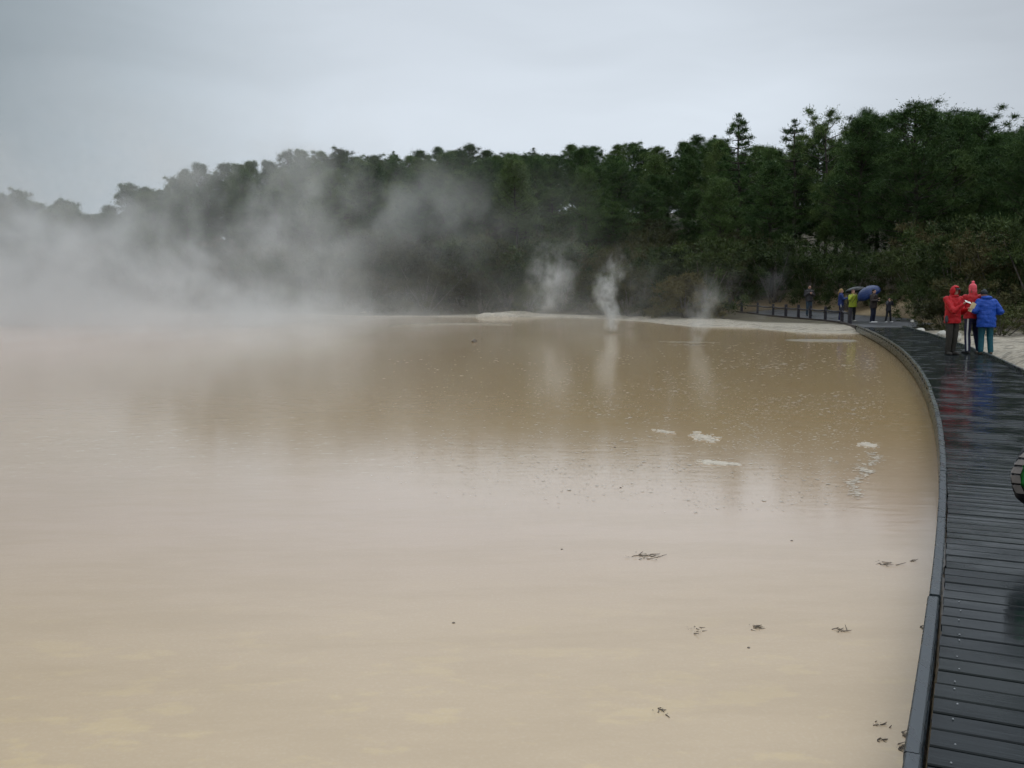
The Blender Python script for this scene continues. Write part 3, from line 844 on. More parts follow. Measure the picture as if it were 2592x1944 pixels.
ZN = lambda px: 0 if px < 820 else (1 if px < 1650 else 2)
SKYLAB = ['pine veiled by steam on the low left skyline of the far shore', 'round-crowned dark green pine on the level skyline above the middle of the pool',
          'tall dark pine on the high right skyline behind the path']
SLOPELAB = ['pine blurred by steam on the left slope, below the skyline', 'dark green pine on the middle slope, just under the skyline row',
            'dark pine among the tall trees of the right slope, below the skyline']
SHLAB = ['brownish shrub on the far left shore, almost lost in the steam', 'olive brown shrub on the lower slope behind the middle of the pool',
         'dark olive shrub thick behind the path and the fence on the right']
for i, (px, py) in enumerate(SKY):
    d = DR(px) + rnd.uniform(-4, 4); x = xat(px, d, 15); zg = tz(x, d); top = zat(py, d); h = top - zg
    pr = rnd.choice(PINES if px < 1750 else PINES[:2] + BIG)
    if (px > 1700 and i % 4 == 1) or (900 < px < 1700 and i % 7 == 3): pr = CONE if i % 8 < 4 else CONE2
    h -= .3
    wd = rnd.uniform(.85, 1.1) * (1.0 if px < 1750 else 1.0)
    if px > 2500 and px < 2620: wd *= .8
    put(pr, x, d, zg - .1, h, wd, SKYLAB[ZN(px)], 'skyline pines ' + zone(px)); placed.append((x, d, 2.4))
SPECIAL = [
    (CONE, 1869, 300, 86, 1.3, 'pointed pine with candle-like tips rising above its neighbours, right of the middle'),
    (CONE2, 2000, 316, 84, 1.35, 'second spiky pine with ragged top between the pointed pine and the dark open one'),
    (OPEN, 2092, 312, 80, 1.1, 'sparse open-crowned pine with bare trunk showing sky through its branches'),
    (BIG[0], 2320, 272, 66, 1.25, 'largest broad pine with long dark trunk standing nearest behind the path'),
    (OPEN, 2470, 312, 74, 1.2, 'thin-crowned pine with bright sky gaps near the top right of the forest'),
    (CONE2, 2580, 312, 84, .6, 'narrow spire-topped conifer at the right edge of the forest skyline'),
    (CONE2, 2556, 325, 88, .5, 'slim spire conifer just left of the one at the right edge'),
    (BIG[1], 2190, 275 + 30, 70, 1.1, 'bushy pine directly left of the largest broad pine'),
    (PINES[0], 660, 492, 101, 1.1, 'steam-veiled pine standing below the dip of the left skyline'),
    (PINES[1], 702, 486, 99, 1.1, 'second steam-veiled pine, just right of the one below the skyline dip'),
    (BIG[1], 1960, 420, 78, 1.0, 'pine with low spreading crown below the second spiky pine'),
]
for pr, px, py, d, wd, lab in SPECIAL:
    x = xat(px, d, 12); zg = tz(x, d); put(pr, x, d, zg - .1, zat(py, d) - zg, wd, lab); placed.append((x, d, 2.8))
# slope pines and shrubs by dart throwing
def clear(x, y, r):
    for (a, b, q) in placed:
        if (a - x) ** 2 + (b - y) ** 2 < ((r + q) * .5) ** 2 * 1.0: return False
    return True
def sky_y(px): return float(np.interp(px, sorted(p[0] for p in SKY), [p[1] for p in sorted(SKY)]))
npine = nshr = 0
DPX = nr.uniform(-260, 2900, 16000); DD = nr.uniform(40, 136, 16000)
DX = (DPX - 1296) / FPX * (DD * math.cos(TILT) - 1.4 * math.sin(TILT)); DS = sdist(DX, DD); DZ = terrain(DX, DD)
for px, d, x, s, zg in zip(DPX.tolist(), DD.tolist(), DX.tolist(), DS.tolist(), DZ.tolist()):
    if s < 2.2: continue
    if px > 1800 and 40 < d < 87 and s < float(pathout(d)) + 2.2: continue
    if px > 1640 and s < 4.5 and d > 44: continue
    if 2160 < px < 2345 and d < 53.5: continue
    if x > 13 and d < 42 and s < 6: continue
    R_ = px > 1750
    pine_zone = s > (27 if not R_ else 24) + rnd.uniform(-5, 5) + mnoise.noise(Vector((x * .05, d * .05, 0))) * 8
    if px < 500: pine_zone = s > 14
    if pine_zone:
        if npine >= 208 or d > DR(px) + 4: continue
        if not clear(x, d, 2.9): continue
        ymin = sky_y(px) + 18
        hmax = zat(ymin, d) - zg
        h = min(rnd.uniform(6.5, 10.5) * (1.15 if R_ else 1), hmax)
        if h < 4.5: continue
        put(rnd.choice(PINES + ([CONE] if rnd.random() < .3 else [])), x, d, zg - .1, h, rnd.uniform(.8, 1.05), SLOPELAB[ZN(px)], 'slope pines ' + zone(px))
        placed.append((x, d, 2.9)); npine += 1
    else:
        if nshr >= 280 or not clear(x, d, 3.0): continue
        h = rnd.uniform(3.0, 5.6) * (.7 if s < 4.5 else 1)
        put(rnd.choice(SHR), x, d, zg - .1, h, h / 4.0 * rnd.uniform(.85, 1.15), SHLAB[ZN(px)], 'shrubs ' + zone(px))
        placed.append((x, d, 3.0)); nshr += 1
M_KEEP = M_MAN; M_MAN = mat_leaf('lone_shrub_leaves', (.034, .038, .013), (.130, .115, .042), (.125, .105, .042))
LONE = make_shrub(31, H=3.6, W=2.3, per=140, ntuft=160)
M_MAN = M_KEEP
x, y = 9.9, 59.0
put(LONE, x + .6, y, tz(x, y) - .15, zat(686, y) - tz(x, y), 1.05, 'lone bushy brown-green shrub at the shore just left of the fence')
for (px, py, d, lab) in ((2150, 640, 62, 'yellow-green shrub hanging over the group with umbrellas'), (2420, 590, 52, 'broad yellowish green shrub above the three people in bright jackets'),
                         (2352, 690, 50, 'low brownish shrub left of the man in the red hood'), (2560, 640, 45, 'dark brown shrub at the right edge above the pale outcrop'),
                         (2460, 700, 40, 'low shrub directly behind the person in the blue jacket'), (2398, 748, 41, 'small dark shrub behind the white rocks by the boardwalk'),
                         (2252, 722, 60, 'dark shrub right behind the child in dark clothes'), (2540, 760, 36, 'dense low shrub behind the pale outcrop at the right edge')):
    x = xat(px, d, 3); zg = tz(x, d); h = zat(py, d) - zg; put(rnd.choice(SHR), x, d, zg - .1, h, max(.7, h / 4.2), lab)
print('pines', npine, 'shrubs', nshr)

# ------------------------------------------------------------------ people
M_SKIN = plain('skin', (.52, .30, .22), .5, .08, 30, bump=.05)
M_EYE = plain('eye', (.03, .02, .02), .2, .0, 5)
M_WHITE = plain('white_cloth', (.75, .75, .72), .6, .05, 20)
def cloth(name, col, rough=.55): return plain(name, col, rough, .12, 26, spec=.35, bump=.25)
def P3(*a): return Vector(a)
def make_person(label, loc, face, H=1.75, lean=0.0, head=(0, -.02, 0), hturn=0.0, la=None, ra=None, legs=None, bulk=1.0,
                jacket=(.5, .02, .03), trousers=(.03, .03, .03), shoes=(.05, .045, .04), hem=.80, headgear=None, hair=None, hgcol=None,
                stripe=None, patch=None, voxel=.011, hoodback=False, strap=None):
    """facing -Y before rotation; the person's left is +X. la/ra = (elbow, wrist) positions"""
    root = empty('person', loc, face); tag(root, label, 'person')
    k = H / 1.75
    sh = .185 * (.9 + .1 * bulk)
    fy = lambda z: -math.sin(lean) * max(0, z - .95)        # forward lean
    la = la or (P3(.26, .02, 1.14), P3(.24, -.08, .90)); ra = ra or (P3(-.26, .02, 1.14), P3(-.24, -.08, .90))
    legs = legs or ((.10, .0), (-.10, .0))                   # foot x, y for left, right
    hc = P3(head[0], fy(1.62) + head[1], 1.625 + head[2])     # head centre
    sz = 1.42 - (.045 if bulk > 1.15 else .01); sho = [P3(sh, fy(1.42), sz), P3(-sh, fy(1.42), sz)]
    HR = Matrix.Rotation(hturn, 3, 'Z')
    # body: one continuous surface
    b = bmesh.new()
    loft(b, [((0, 0, .86), .13, .10), ((0, fy(.95), .95), .155, .115), ((0, fy(1.1), 1.10), .135, .10), ((0, fy(1.3), 1.30), .165, .115), ((0, fy(1.42), 1.42), .15, .10), ((0, fy(1.48), 1.48), .07, .07)])
    capsule(b, (0, fy(1.44), 1.44), hc + P3(0, .01, -.08), .058, .054)
    ball(b, hc + P3(0, .012, .02), (.077, .094, .105)); ball(b, hc + HR @ P3(0, -.02, -.055), (.058, .062, .058))
    capsule(b, hc + HR @ P3(0, -.086, .015), hc + HR @ P3(0, -.108, -.022), .011, .016, 8)     # nose
    capsule(b, hc + HR @ P3(-.022, -.080, -.058), hc + HR @ P3(.022, -.080, -.058), .009, .009, 8)  # lips
    capsule(b, hc + HR @ P3(-.035, -.078, .036), hc + HR @ P3(.035, -.078, .036), .010, .010, 8)   # brow
    for sx in (1, -1): ball(b, hc + HR @ P3(.078 * sx, .012, -.005), (.012, .02, .030), 10)
    feet = []
    for i, (sx, (fx_, fy_)) in enumerate(zip((1, -1), legs)):
        hip = P3(.09 * sx, 0, .90); an = P3(fx_, fy_ + .02, .09); kn = hip.lerp(an, .52) + P3(0, -.03, 0)
        capsule(b, hip, kn, .082, .056); capsule(b, kn, an, .056, .040)
        toe = an + P3(.03 * sx, -.15, -.05); capsule(b, an + P3(0, .03, -.04), toe, .035, .028); feet.append((an, toe, hip, kn))
    for sx, s0, (el, wr) in ((1, sho[0], la), (-1, sho[1], ra)):
        capsule(b, s0, el, .050, .040); capsule(b, el, wr, .040, .026)
        d = (wr - el).normalized(); side = d.cross(P3(0, 0, 1)); side = side.normalized() if side.length > .1 else P3(1, 0, 0)
        up = side.cross(d).normalized(); palm = wr + d * .055
        capsule(b, wr, palm + side * .012, .024, .022); capsule(b, wr, palm - side * .018, .024, .020)
        for f, (o, L) in enumerate(((-.030, .060), (-.010, .075), (.011, .070), (.030, .052))):
            r0 = palm + d * .018 + side * o; r1 = r0 + d * L * .5 - up * .008; r2 = r1 + d * L * .3 - up * L * .42
            capsule(b, r0, r1, .0092, .0085, 8); capsule(b, r1, r2, .0085, .0072, 8)
        t0 = wr + d * .02 + side * (-.025 * sx); t1 = t0 + side * (-.028 * sx) + d * .03; capsule(b, t0, t1, .011, .010, 8); capsule(b, t1, t1 + d * .03 - up * .012, .010, .008, 8)
    me = remesh(b, voxel * .75, 1); body = link('body', me, M_SKIN, root)
    e = bmesh.new()
    for sx in (1, -1): ball(e, hc + HR @ P3(.030 * sx, -.084, .018), (.011, .008, .007), 8)
    link('eyes', frombm('eyes', e), M_EYE, root, True)
    # trousers
    t = bmesh.new(); q = 1.0 * (.85 + .15 * bulk)
    loft(t, [((0, .0, .80), .135 * q, .105 * q), ((0, .0, .90), .175 * q, .130 * q), ((0, fy(1.04), 1.04), .160 * q, .125 * q)])
    for (an, toe, hip, kn) in feet:
        capsule(t, hip, kn, .100 * q, .078 * q); capsule(t, kn, an + P3(0, .01, -.0), .078 * q, .068 * q)
    link('trousers', remesh(t, voxel, 2, .006, 9), cloth('trouser_cloth', trousers), root)
    if stripe:
        an, toe, hip, kn = feet[stripe[0]]; s_ = bmesh.new(); sx = 1 if stripe[0] == 0 else -1; off = P3(stripe[1][0], stripe[1][1], 0)
        pts = [(hip, .096), (hip.lerp(kn, .5), .090), (kn, .076), (kn.lerp(an, .5), .070), (an, .064)]
        for a_, c_ in zip(pts[:-1], pts[1:]): capsule(s_, a_[0] + off * a_[1] * q, c_[0] + off * c_[1] * q, .019, .019, 8)
        link('side_stripe', frombm('side_stripe', s_), M_WHITE, root, True)
    # shoes
    for (an, toe, hip, kn) in feet:
        h = bmesh.new(); capsule(h, an + P3(0, .045, -.05), toe + P3(0, -.02, .0), .042, .038); capsule(h, an + P3(0, .01, 0), an + P3(0, .0, -.04), .048, .045)
        capsule(h, an + P3(0, .05, -.07), toe + P3(0, -.025, -.018), .036, .034)
        mesh = remesh(h, voxel, 1)
        for v in mesh.vertices: v.co.z = max(v.co.z, 0.0)
        link('shoe', mesh, cloth('shoe_leather', shoes), root)
    # jacket
    j = bmesh.new(); B = bulk
    loft(j, [((0, fy(hem) - .0, hem), .205 * B, .160 * B), ((0, fy(.95), .95), .198 * B, .155 * B), ((0, fy(1.12), 1.12), .190 * B, .148 * B), ((0, fy(1.3), 1.30), .205 * B, .145 * B),
             ((0, fy(1.41), 1.41), .195 * B, .125 * B), ((0, fy(1.47), 1.47), .12, .10), ((0, fy(1.52), 1.525), .085, .085)])
    for s0, (el, wr) in ((sho[0], la), (sho[1], ra)):
        w2 = el.lerp(wr, .93); capsule(j, s0 + P3(0, 0, -.005), el, .082 * B, .070 * B); capsule(j, el, w2, .070 * B, .046 * B)
    link('jacket', remesh(j, voxel, 2, .014, 9), cloth('jacket_cloth', jacket), root)
    if patch:
        c, s_, col_ = patch; pb = bmesh.new(); ball(pb, P3(*c), s_, 12); link('pocket_panel', frombm('pocket_panel', pb), cloth('panel_cloth', col_), root, True)
    if strap:
        sb = bmesh.new(); pr = None
        for i in range(9):
            tt = i / 8; p = P3(.15 - .30 * tt, -.155 * B - .01 * math.sin(PI * tt), 1.44 - .40 * tt)
            if pr: capsule(sb, pr, p, .013, .013, 6)
            pr = p
        link('strap', frombm('strap', sb), cloth('strap_cloth', (.01, .01, .01)), root, True)
    # head gear
    gc = cloth('head_cloth', hgcol or jacket)
    if headgear == 'hood':
        hb = bmesh.new(); vs = bmesh.ops.create_uvsphere(hb, u_segments=28, v_segments=18, radius=1)['verts']
        dele = [f for f in hb.faces if f.calc_center_median().y < -.52 and f.calc_center_median().z < .62 and abs(f.calc_center_median().x) < .66]
        bmesh.ops.delete(hb, geom=dele, context='FACES')
        for v in hb.verts:
            v.co = HR @ P3(v.co.x * .118, v.co.y * .128 - (.012 if v.co.z > 0 else 0), v.co.z * .150) + hc + P3(0, .0, .0)
            if v.co.z < hc.z - .09: v.co.x *= .9
        o = link('hood', frombm('hood', hb), gc, root, True); mo = o.modifiers.new('s', 'SOLIDIFY'); mo.thickness = .012
        nb = bmesh.new(); loft(nb, [((hc.x * .5, fy(1.45), 1.45), .13, .12), ((hc.x * .8, hc.y, hc.z - .12), .10, .105), ((hc.x, hc.y, hc.z - .085), .075, .085)]); link('collar', remesh(nb, voxel, 2), gc, root)
        cb = bmesh.new(); capsule(cb, hc + HR @ P3(-.05, -.10, .055), hc + HR @ P3(.05, -.10, .055), .018, .018, 8); ball(cb, hc + HR @ P3(0, -.125, .048), (.068, .045, .010), 12)
        link('cap_brim', remesh(cb, .008, 1), cloth('brim_cloth', (.02, .035, .05)), root)
    if headgear in ('beanie', 'pompom'):
        hb = bmesh.new(); loft(hb, [(tuple(hc + P3(0, .006, -.045 if headgear == 'pompom' else .0)), .088, .104), (tuple(hc + P3(0, .008, .03)), .091, .106), (tuple(hc + P3(0, .01, .08)), .082, .095),
                                    (tuple(hc + P3(0, .01, .115)), .055, .066), (tuple(hc + P3(0, .01, .138)), .022, .03)])
        link('knitted_hat', remesh(hb, .008, 2, .002, 40), gc, root)
        if headgear == 'pompom':
            pb = bmesh.new(); ball(pb, hc + P3(0, .01, .16), .033, 12)
            for v in pb.verts: v.co += (v.co - (hc + P3(0, .01, .16))) * rnd.uniform(-.15, .2)
            link('pompom', frombm('pompom', pb), cloth('pompom_wool', tuple(min(1, c * 1.5) for c in (hgcol or jacket))), root)
            fb = bmesh.new()
            for sx in (1, -1): ball(fb, hc + HR @ P3(.080 * sx, .02, -.06), (.018, .045, .06), 10)
            ball(fb, hc + HR @ P3(0, .085, -.055), (.062, .026, .06), 12)
            link('ear_flaps', frombm('ear_flaps', fb), gc, root, True)
    if hair:
        col_, ln = hair; hb = bmesh.new()
        v = ball(hb, hc + P3(0, .022, .035), (.086, .098, .102))
        ball(hb, hc + HR @ P3(0, .05, -.03), (.078, .062, .085))
        if ln == 'ponytail': capsule(hb, hc + HR @ P3(0, .10, .0), hc + HR @ P3(0, .17, -.12), .035, .022); capsule(hb, hc + HR @ P3(0, .17, -.12), hc + HR @ P3(.02, .16, -.20), .022, .008)
        if ln == 'long': capsule(hb, hc + HR @ P3(.05, .05, -.03), hc + HR @ P3(.06, .04, -.16), .04, .03); capsule(hb, hc + HR @ P3(-.05, .05, -.03), hc + HR @ P3(-.06, .04, -.16), .04, .03)
        link('hair', remesh(hb, .009, 1, .004, 40), cloth('hair', col_, .7), root)
    if hoodback:
        hb = bmesh.new(); y0 = fy(1.47); ball(hb, P3(0, y0 + .075, 1.49), (.135, .075, .055)); capsule(hb, P3(-.10, y0 - .02, 1.50), P3(-.06, y0 + .09, 1.49), .035, .045); capsule(hb, P3(.10, y0 - .02, 1.50), P3(.06, y0 + .09, 1.49), .035, .045)
        link('hood', remesh(hb, voxel, 2, .006, 9), cloth('hood_cloth', tuple(c * 1.1 for c in jacket)), root)
    root.scale = (k, k, k)
    return root
def wpt(root_loc, face, k, p):
    return Vector(root_loc) + Matrix.Rotation(face, 3, 'Z') @ (p * k)
rad = math.radians
# man in red hood
L1 = (*ray(2407, 898, 0), .002); F1 = rad(12)
inv = Matrix.Rotation(-F1, 3, 'Z')
def loc1(dx, dy, z): return inv @ P3(dx, dy, z)     # offsets given in world axes
ra1 = (loc1(-.10, -.27, 1.10) , loc1(.085, -.36, 1.285)); la1 = (loc1(.27, .05, 1.08), loc1(.29, -.20, 1.16))
make_person('man in a red hooded jacket and grey-brown trousers, facing his two companions on the boardwalk', L1, F1, 1.72, head=(0, -.045, -.02), hturn=rad(6), la=la1, ra=ra1,
            legs=((.08, .03), (-.10, -.02)), bulk=1.05, jacket=(.47, .008, .014), trousers=(.040, .036, .030), headgear='hood', hem=.80,
            patch=(tuple(loc1(-.195, -.10, .90)), (.045, .05, .10), (.06, .06, .075)))
pb = bmesh.new(); c1 = Vector(L1) + P3(.17, -.42, 1.335 * .985)
box(pb, c1, (.15, .10, .006), Matrix.Rotation(.35, 3, 'Y') @ Matrix.Rotation(.5, 3, 'X'))
bmesh.ops.bevel(pb, geom=pb.edges[:], offset=.002, segments=1)
o = link('paper_slip', frombm('paper_slip', pb), M_WHITE); tag(o, 'small white slip of paper in the right hand of the man in the red hood', 'paper')
# folded booklet in his left hand
bkc = Vector(L1) + P3(.345, -.28, 1.19)
M_YEL = plain('cream_paper', (.72, .60, .36), .6, .08, 12)
bm = bmesh.new()
Rb = Matrix.Rotation(rad(25), 3, 'Y')
box(bm, bkc + P3(-.012, 0, 0), (.085, .012, .24), Rb); box(bm, bkc + P3(.035, -.016, .03), (.075, .010, .13), Rb @ Matrix.Rotation(.3, 3, 'Z'))
bmesh.ops.bevel(bm, geom=bm.edges[:], offset=.002, segments=1)
o = link('booklet', frombm('booklet', bm), M_YEL); tag(o, 'folded cream and yellow booklet held between the two people in red', 'booklet')
# person with pompom hat, back to the camera
L2 = (*ray(2456, 895, 0), .002)
make_person('person in a red jacket and pink pompom hat with white-striped navy trousers, back turned', L2, rad(184), 1.77, head=(0, -.03, .0), la=(P3(.25, -.05, 1.16), P3(.12, -.30, 1.20)), ra=(P3(-.25, -.05, 1.16), P3(-.12, -.30, 1.20)),
            legs=((.12, .06), (-.26, -.10)), bulk=1.04, jacket=(.40, .007, .013), trousers=(.012, .012, .045), shoes=(.03, .03, .03), headgear='pompom', hgcol=(.72, .10, .13), hem=.88,
            stripe=(0, (.55, .88)))
L3 = (*ray(2493, 897, 0), .002)
make_person('person in a bright blue jacket, black hat and teal trousers, back turned, reading hunched', L3, rad(172), 1.66, lean=.16, head=(.05, -.04, -.05), la=(P3(.31, .02, 1.14), P3(.10, -.34, 1.12)), ra=(P3(-.34, .02, 1.12), P3(-.12, -.34, 1.08)),
            legs=((.12, .0), (-.12, .02)), bulk=1.20, jacket=(.009, .065, .38), trousers=(.010, .085, .115), shoes=(.10, .075, .05), headgear='beanie', hgcol=(.012, .018, .025), hem=.72, hoodback=True)
# far group
def far(px, d, z=None):
    x = xat(px, d, .1); return (x, d, float(path_z(d)) * float(sm((x - np.interp(d, fy, fx) - .3) / 2.0)) + .003 if z is None else z)
make_person('person in a dark jacket and blue jeans standing alone behind the fence, hands at chest', far(2047, 58.0), rad(0), 1.84, la=(P3(.26, -.02, 1.16), P3(.05, -.26, 1.24)), ra=(P3(-.26, -.02, 1.16), P3(-.04, -.26, 1.30)),
            legs=((.11, .0), (-.09, .0)), bulk=1.05, jacket=(.035, .032, .034), trousers=(.035, .060, .085), shoes=(.03, .03, .03), hair=((.02, .015, .012), 'short'), hem=.82, voxel=.016)
make_person('blond person with ponytail in navy and blue jacket, striped trousers, facing right', far(2127, 50.5), rad(72), 1.68, la=(P3(.22, -.14, 1.18), P3(.10, -.38, 1.26)), ra=(P3(-.22, -.14, 1.18), P3(-.08, -.38, 1.27)),
            legs=((.10, .02), (-.10, -.02)), jacket=(.012, .030, .14), trousers=(.015, .016, .07), shoes=(.5, .5, .5), hair=((.36, .23, .10), 'ponytail'), hem=.84, stripe=(1, (-1.0, -.1)), voxel=.016)
make_person('person in a lime green jacket and black trousers with both hands raised to the face', far(2157, 49.6), rad(12), 1.62, la=(P3(.27, -.12, 1.22), P3(.10, -.17, 1.47)), ra=(P3(-.27, -.12, 1.22), P3(-.12, -.17, 1.42)),
            bulk=1.15, jacket=(.30, .36, .03), trousers=(.010, .010, .012), shoes=(.5, .5, .45), hair=((.16, .07, .05), 'long'), hem=.80, strap=True, voxel=.016)
make_person('dark-haired person in a brown jacket, navy jeans and white shoes beside the blue umbrella', far(2209, 47.6), rad(35), 1.64, la=(P3(.23, -.08, 1.16), P3(.06, -.27, 1.26)), ra=(P3(-.23, -.08, 1.16), P3(-.02, -.27, 1.16)),
            bulk=1.08, jacket=(.030, .020, .018), trousers=(.010, .014, .035), shoes=(.75, .75, .75), hair=((.008, .007, .007), 'short'), hem=.76, voxel=.016)
make_person('child in dark clothes and white shoes with hands raised to the face', far(2248, 47.8), rad(20), 1.22, la=(P3(.26, -.12, 1.24), P3(.14, -.16, 1.52)), ra=(P3(-.26, -.12, 1.24), P3(-.10, -.16, 1.46)),
            legs=((.24, .0), (-.20, .0)), jacket=(.028, .028, .036), trousers=(.018, .018, .022), shoes=(.75, .75, .75), hair=((.02, .015, .012), 'short'), voxel=.016)

# ------------------------------------------------------------------ umbrellas
def umbrella(label, hub, tip_dir, R, col, handle_to, deep=.62):
    """hub = centre of the canopy rim plane, tip_dir = axis pointing out of the top"""
    root = empty('umbrella', tuple(handle_to)); tag(root, label, 'umbrella')
    ax = Vector(tip_dir).normalized(); Q = Vector((0, 0, 1)).rotation_difference(ax).to_matrix(); hub = Vector(hub); sag = R * deep
    bm = bmesh.new(); N = 8; K = 6; grid = []
    for j in range(K + 1):
        t = j / K; rr = R * math.sin(t * PI / 2 * .98); h = sag * math.cos(t * PI / 2)
        ring = []
        for i in range(N * 4):
            th = 2 * PI * i / (N * 4); sc_ = 1 - .07 * t * (1 - abs(math.cos(N * th / 2)))
            ring.append(bm.verts.new(hub + Q @ P3(rr * sc_ * math.cos(th), rr * sc_ * math.sin(th), h)) if j else None)
        grid.append(ring)
    apex = bm.verts.new(hub + Q @ P3(0, 0, sag))
    M = N * 4
    for i in range(M): bm.faces.new((apex, grid[1][i], grid[1][(i + 1) % M]))
    for j in range(1, K):
        for i in range(M): bm.faces.new((grid[j][i], grid[j + 1][i], grid[j + 1][(i + 1) % M], grid[j][(i + 1) % M]))
    me = frombm('canopy', bm); o = link('canopy', me, cloth('canopy_cloth', col, .35)); mo = o.modifiers.new('s', 'SOLIDIFY'); mo.thickness = .006
    o.parent = root; o.matrix_parent_inverse = parent_inv(root)
    M_ROD = plain('rod', (.05, .05, .05), .4)
    for i in range(N):
        bm = bmesh.new(); th = 2 * PI * i / N; pr = None
        for j in range(K + 1):
            t = j / K; p = hub + Q @ P3(R * math.sin(t * PI / 2 * .98) * .985 * math.cos(th), R * math.sin(t * PI / 2 * .98) * .985 * math.sin(th), sag * math.cos(t * PI / 2) - .012)
            if pr: capsule(bm, pr, p, .005, seg=6)
            pr = p
        child('rib', frombm('rib', bm), M_ROD, root)
    bm = bmesh.new(); capsule(bm, hub + Q @ P3(0, 0, sag + .05), hub + Q @ P3(0, 0, -.45 * R / .6), .008, seg=8); child('shaft', frombm('shaft', bm), M_ROD, root)
    bm = bmesh.new(); capsule(bm, hub + Q @ P3(0, 0, -.45 * R / .6), hub + Q @ P3(0, 0, -.60 * R / .6), .016, seg=8); child('handle', frombm('handle', bm), M_ROD, root)
    return root
d = 48.3
c = P3(xat(2200, d, 1.4), d, zat(745, d)); umbrella('large blue umbrella tilted to the left', c, (-.50, -.16, .80), .61, (.002, .018, .095), c + P3(.3, .0, -.6))
d = 51.1
c = P3(xat(2167, d, 1.6), d, zat(737, d)); umbrella('black umbrella behind the person in lime green', c, (-.12, .12, .97), .56, (.004, .006, .006), c + P3(0, 0, -.6), deep=.42)

# ------------------------------------------------------------------ backpack carried at the right edge
def backpack():
    x, y = ray(2555, 1200, .46); y = 6.0; x = 3.112
    root = empty('backpack', (x + .2, y, .28)); tag(root, 'black and green backpack with grey laced side panels at the right edge', 'backpack')
    M_BLK = cloth('black_nylon', (.010, .010, .014)); M_GRN = cloth('green_nylon', (.012, .17, .03)); M_GRY = cloth('grey_mesh', (.21, .19, .18))
    b = bmesh.new(); loft(b, [((x + .22, y, .255), .10, .07), ((x + .215, y, .30), .155, .09), ((x + .205, y, .42), .175, .10), ((x + .22, y, .55), .155, .095), ((x + .22, y, .63), .11, .08), ((x + .22, y, .66), .05, .05)])
    me = remesh(b, .01, 3, .006, 9); o = link('body', me, M_BLK); o.parent = root; o.matrix_parent_inverse = parent_inv(root)
    b = bmesh.new(); loft(b, [((x + .15, y - .085, .37), .08, .05), ((x + .145, y - .09, .41), .112, .055), ((x + .15, y - .09, .53), .102, .055), ((x + .17, y - .08, .585), .07, .045)])
    child('front_panel', remesh(b, .008, 2), M_GRN, root)
    for z0, z1, xo0, xo1 in ((.345, .395, .055, .030), (.411, .457, .028, .022), (.473, .510, .022, .036), (.526, .556, .040, .060), (.572, .606, .066, .100)):
        b = bmesh.new()
        w_ = .036
        xo0 -= .030; xo1 -= .030; vs = [b.verts.new((x + xo0 - .004, y - .075, z0)), b.verts.new((x + xo0 + w_, y - .105, z0)), b.verts.new((x + xo1 + w_, y - .105, z1)), b.verts.new((x + xo1 - .004, y - .075, z1))]
        f = b.faces.new(vs); r = bmesh.ops.extrude_face_region(b, geom=[f]); bmesh.ops.translate(b, vec=(.01, .03, 0), verts=[v for v in r['geom'] if isinstance(v, bmesh.types.BMVert)])
        child('side_panel', frombm('side_panel', b), M_GRY, root)
    b = bmesh.new()
    pr = None
    for p in (P3(x + .06, y - .06, .33), P3(x + .015, y - .065, .36), P3(x + .002, y - .06, .42), P3(x + .004, y - .06, .48), P3(x + .03, y - .06, .55), P3(x + .09, y - .055, .63)):
        if pr: capsule(b, pr, p, .008, seg=8)
        pr = p
    child('piping', frombm('piping', b), M_BLK, root)
    b = bmesh.new(); capsule(b, P3(x + .20, y, .65), P3(x + .24, y, .72), .012, seg=8); capsule(b, P3(x + .24, y, .72), P3(x + .30, y, .73), .012, seg=8); capsule(b, P3(x + .30, y, .73), P3(x + .30, y, .64), .012, seg=8)
    child('handle', frombm('handle', b), M_BLK, root)
backpack()
make_person('person in dark clothes just beyond the right edge, carrying the green and black backpack low', (3.80, 6.02, .002), rad(180), 1.72, la=(P3(.30, .02, 1.10), P3(.40, -.01, .80)), jacket=(.03, .03, .035), trousers=(.03, .03, .04), hair=((.03, .02, .015), 'short'), hem=.84)

# ------------------------------------------------------------------ steam
def volmat(name, fn, step):
    m = bpy.data.materials.new(name); m.use_nodes = True; g = G(m.node_tree); g.n.clear()
    out = g.n.new('ShaderNodeOutputMaterial'); pv = g.n.new('ShaderNodeVolumePrincipled')
    pv.inputs['Color'].default_value = (.965, .978, .968, 1); pv.inputs['Anisotropy'].default_value = 0.1
    p = g.coord('Object'); g.put(pv.inputs['Density'], fn(g, p)); g.l.new(pv.outputs[0], out.inputs['Volume'])
    m.cycles.volume_step_rate = step
    return m
def dombox(name, lo, hi, mat, label):
    bm = bmesh.new(); c = [(a + b) / 2 for a, b in zip(lo, hi)]; box(bm, c, [b - a for a, b in zip(lo, hi)])
    o = link(name, frombm(name, bm), mat); return tag(o, label, 'steam', kind='stuff')
def edge(g, v, lo, hi, f):      # soft fade to 0 at both ends
    return g.ramp(v, lo, lo + f) * (1 - g.ramp(v, hi - f, hi))
def gauss(g, v, c, s):
    t = (v - c) / s; return g.m('EXPONENT', t * t * -1.0)
SL, SH = (-62, 19, WATER + .01), (14, 74, 17)
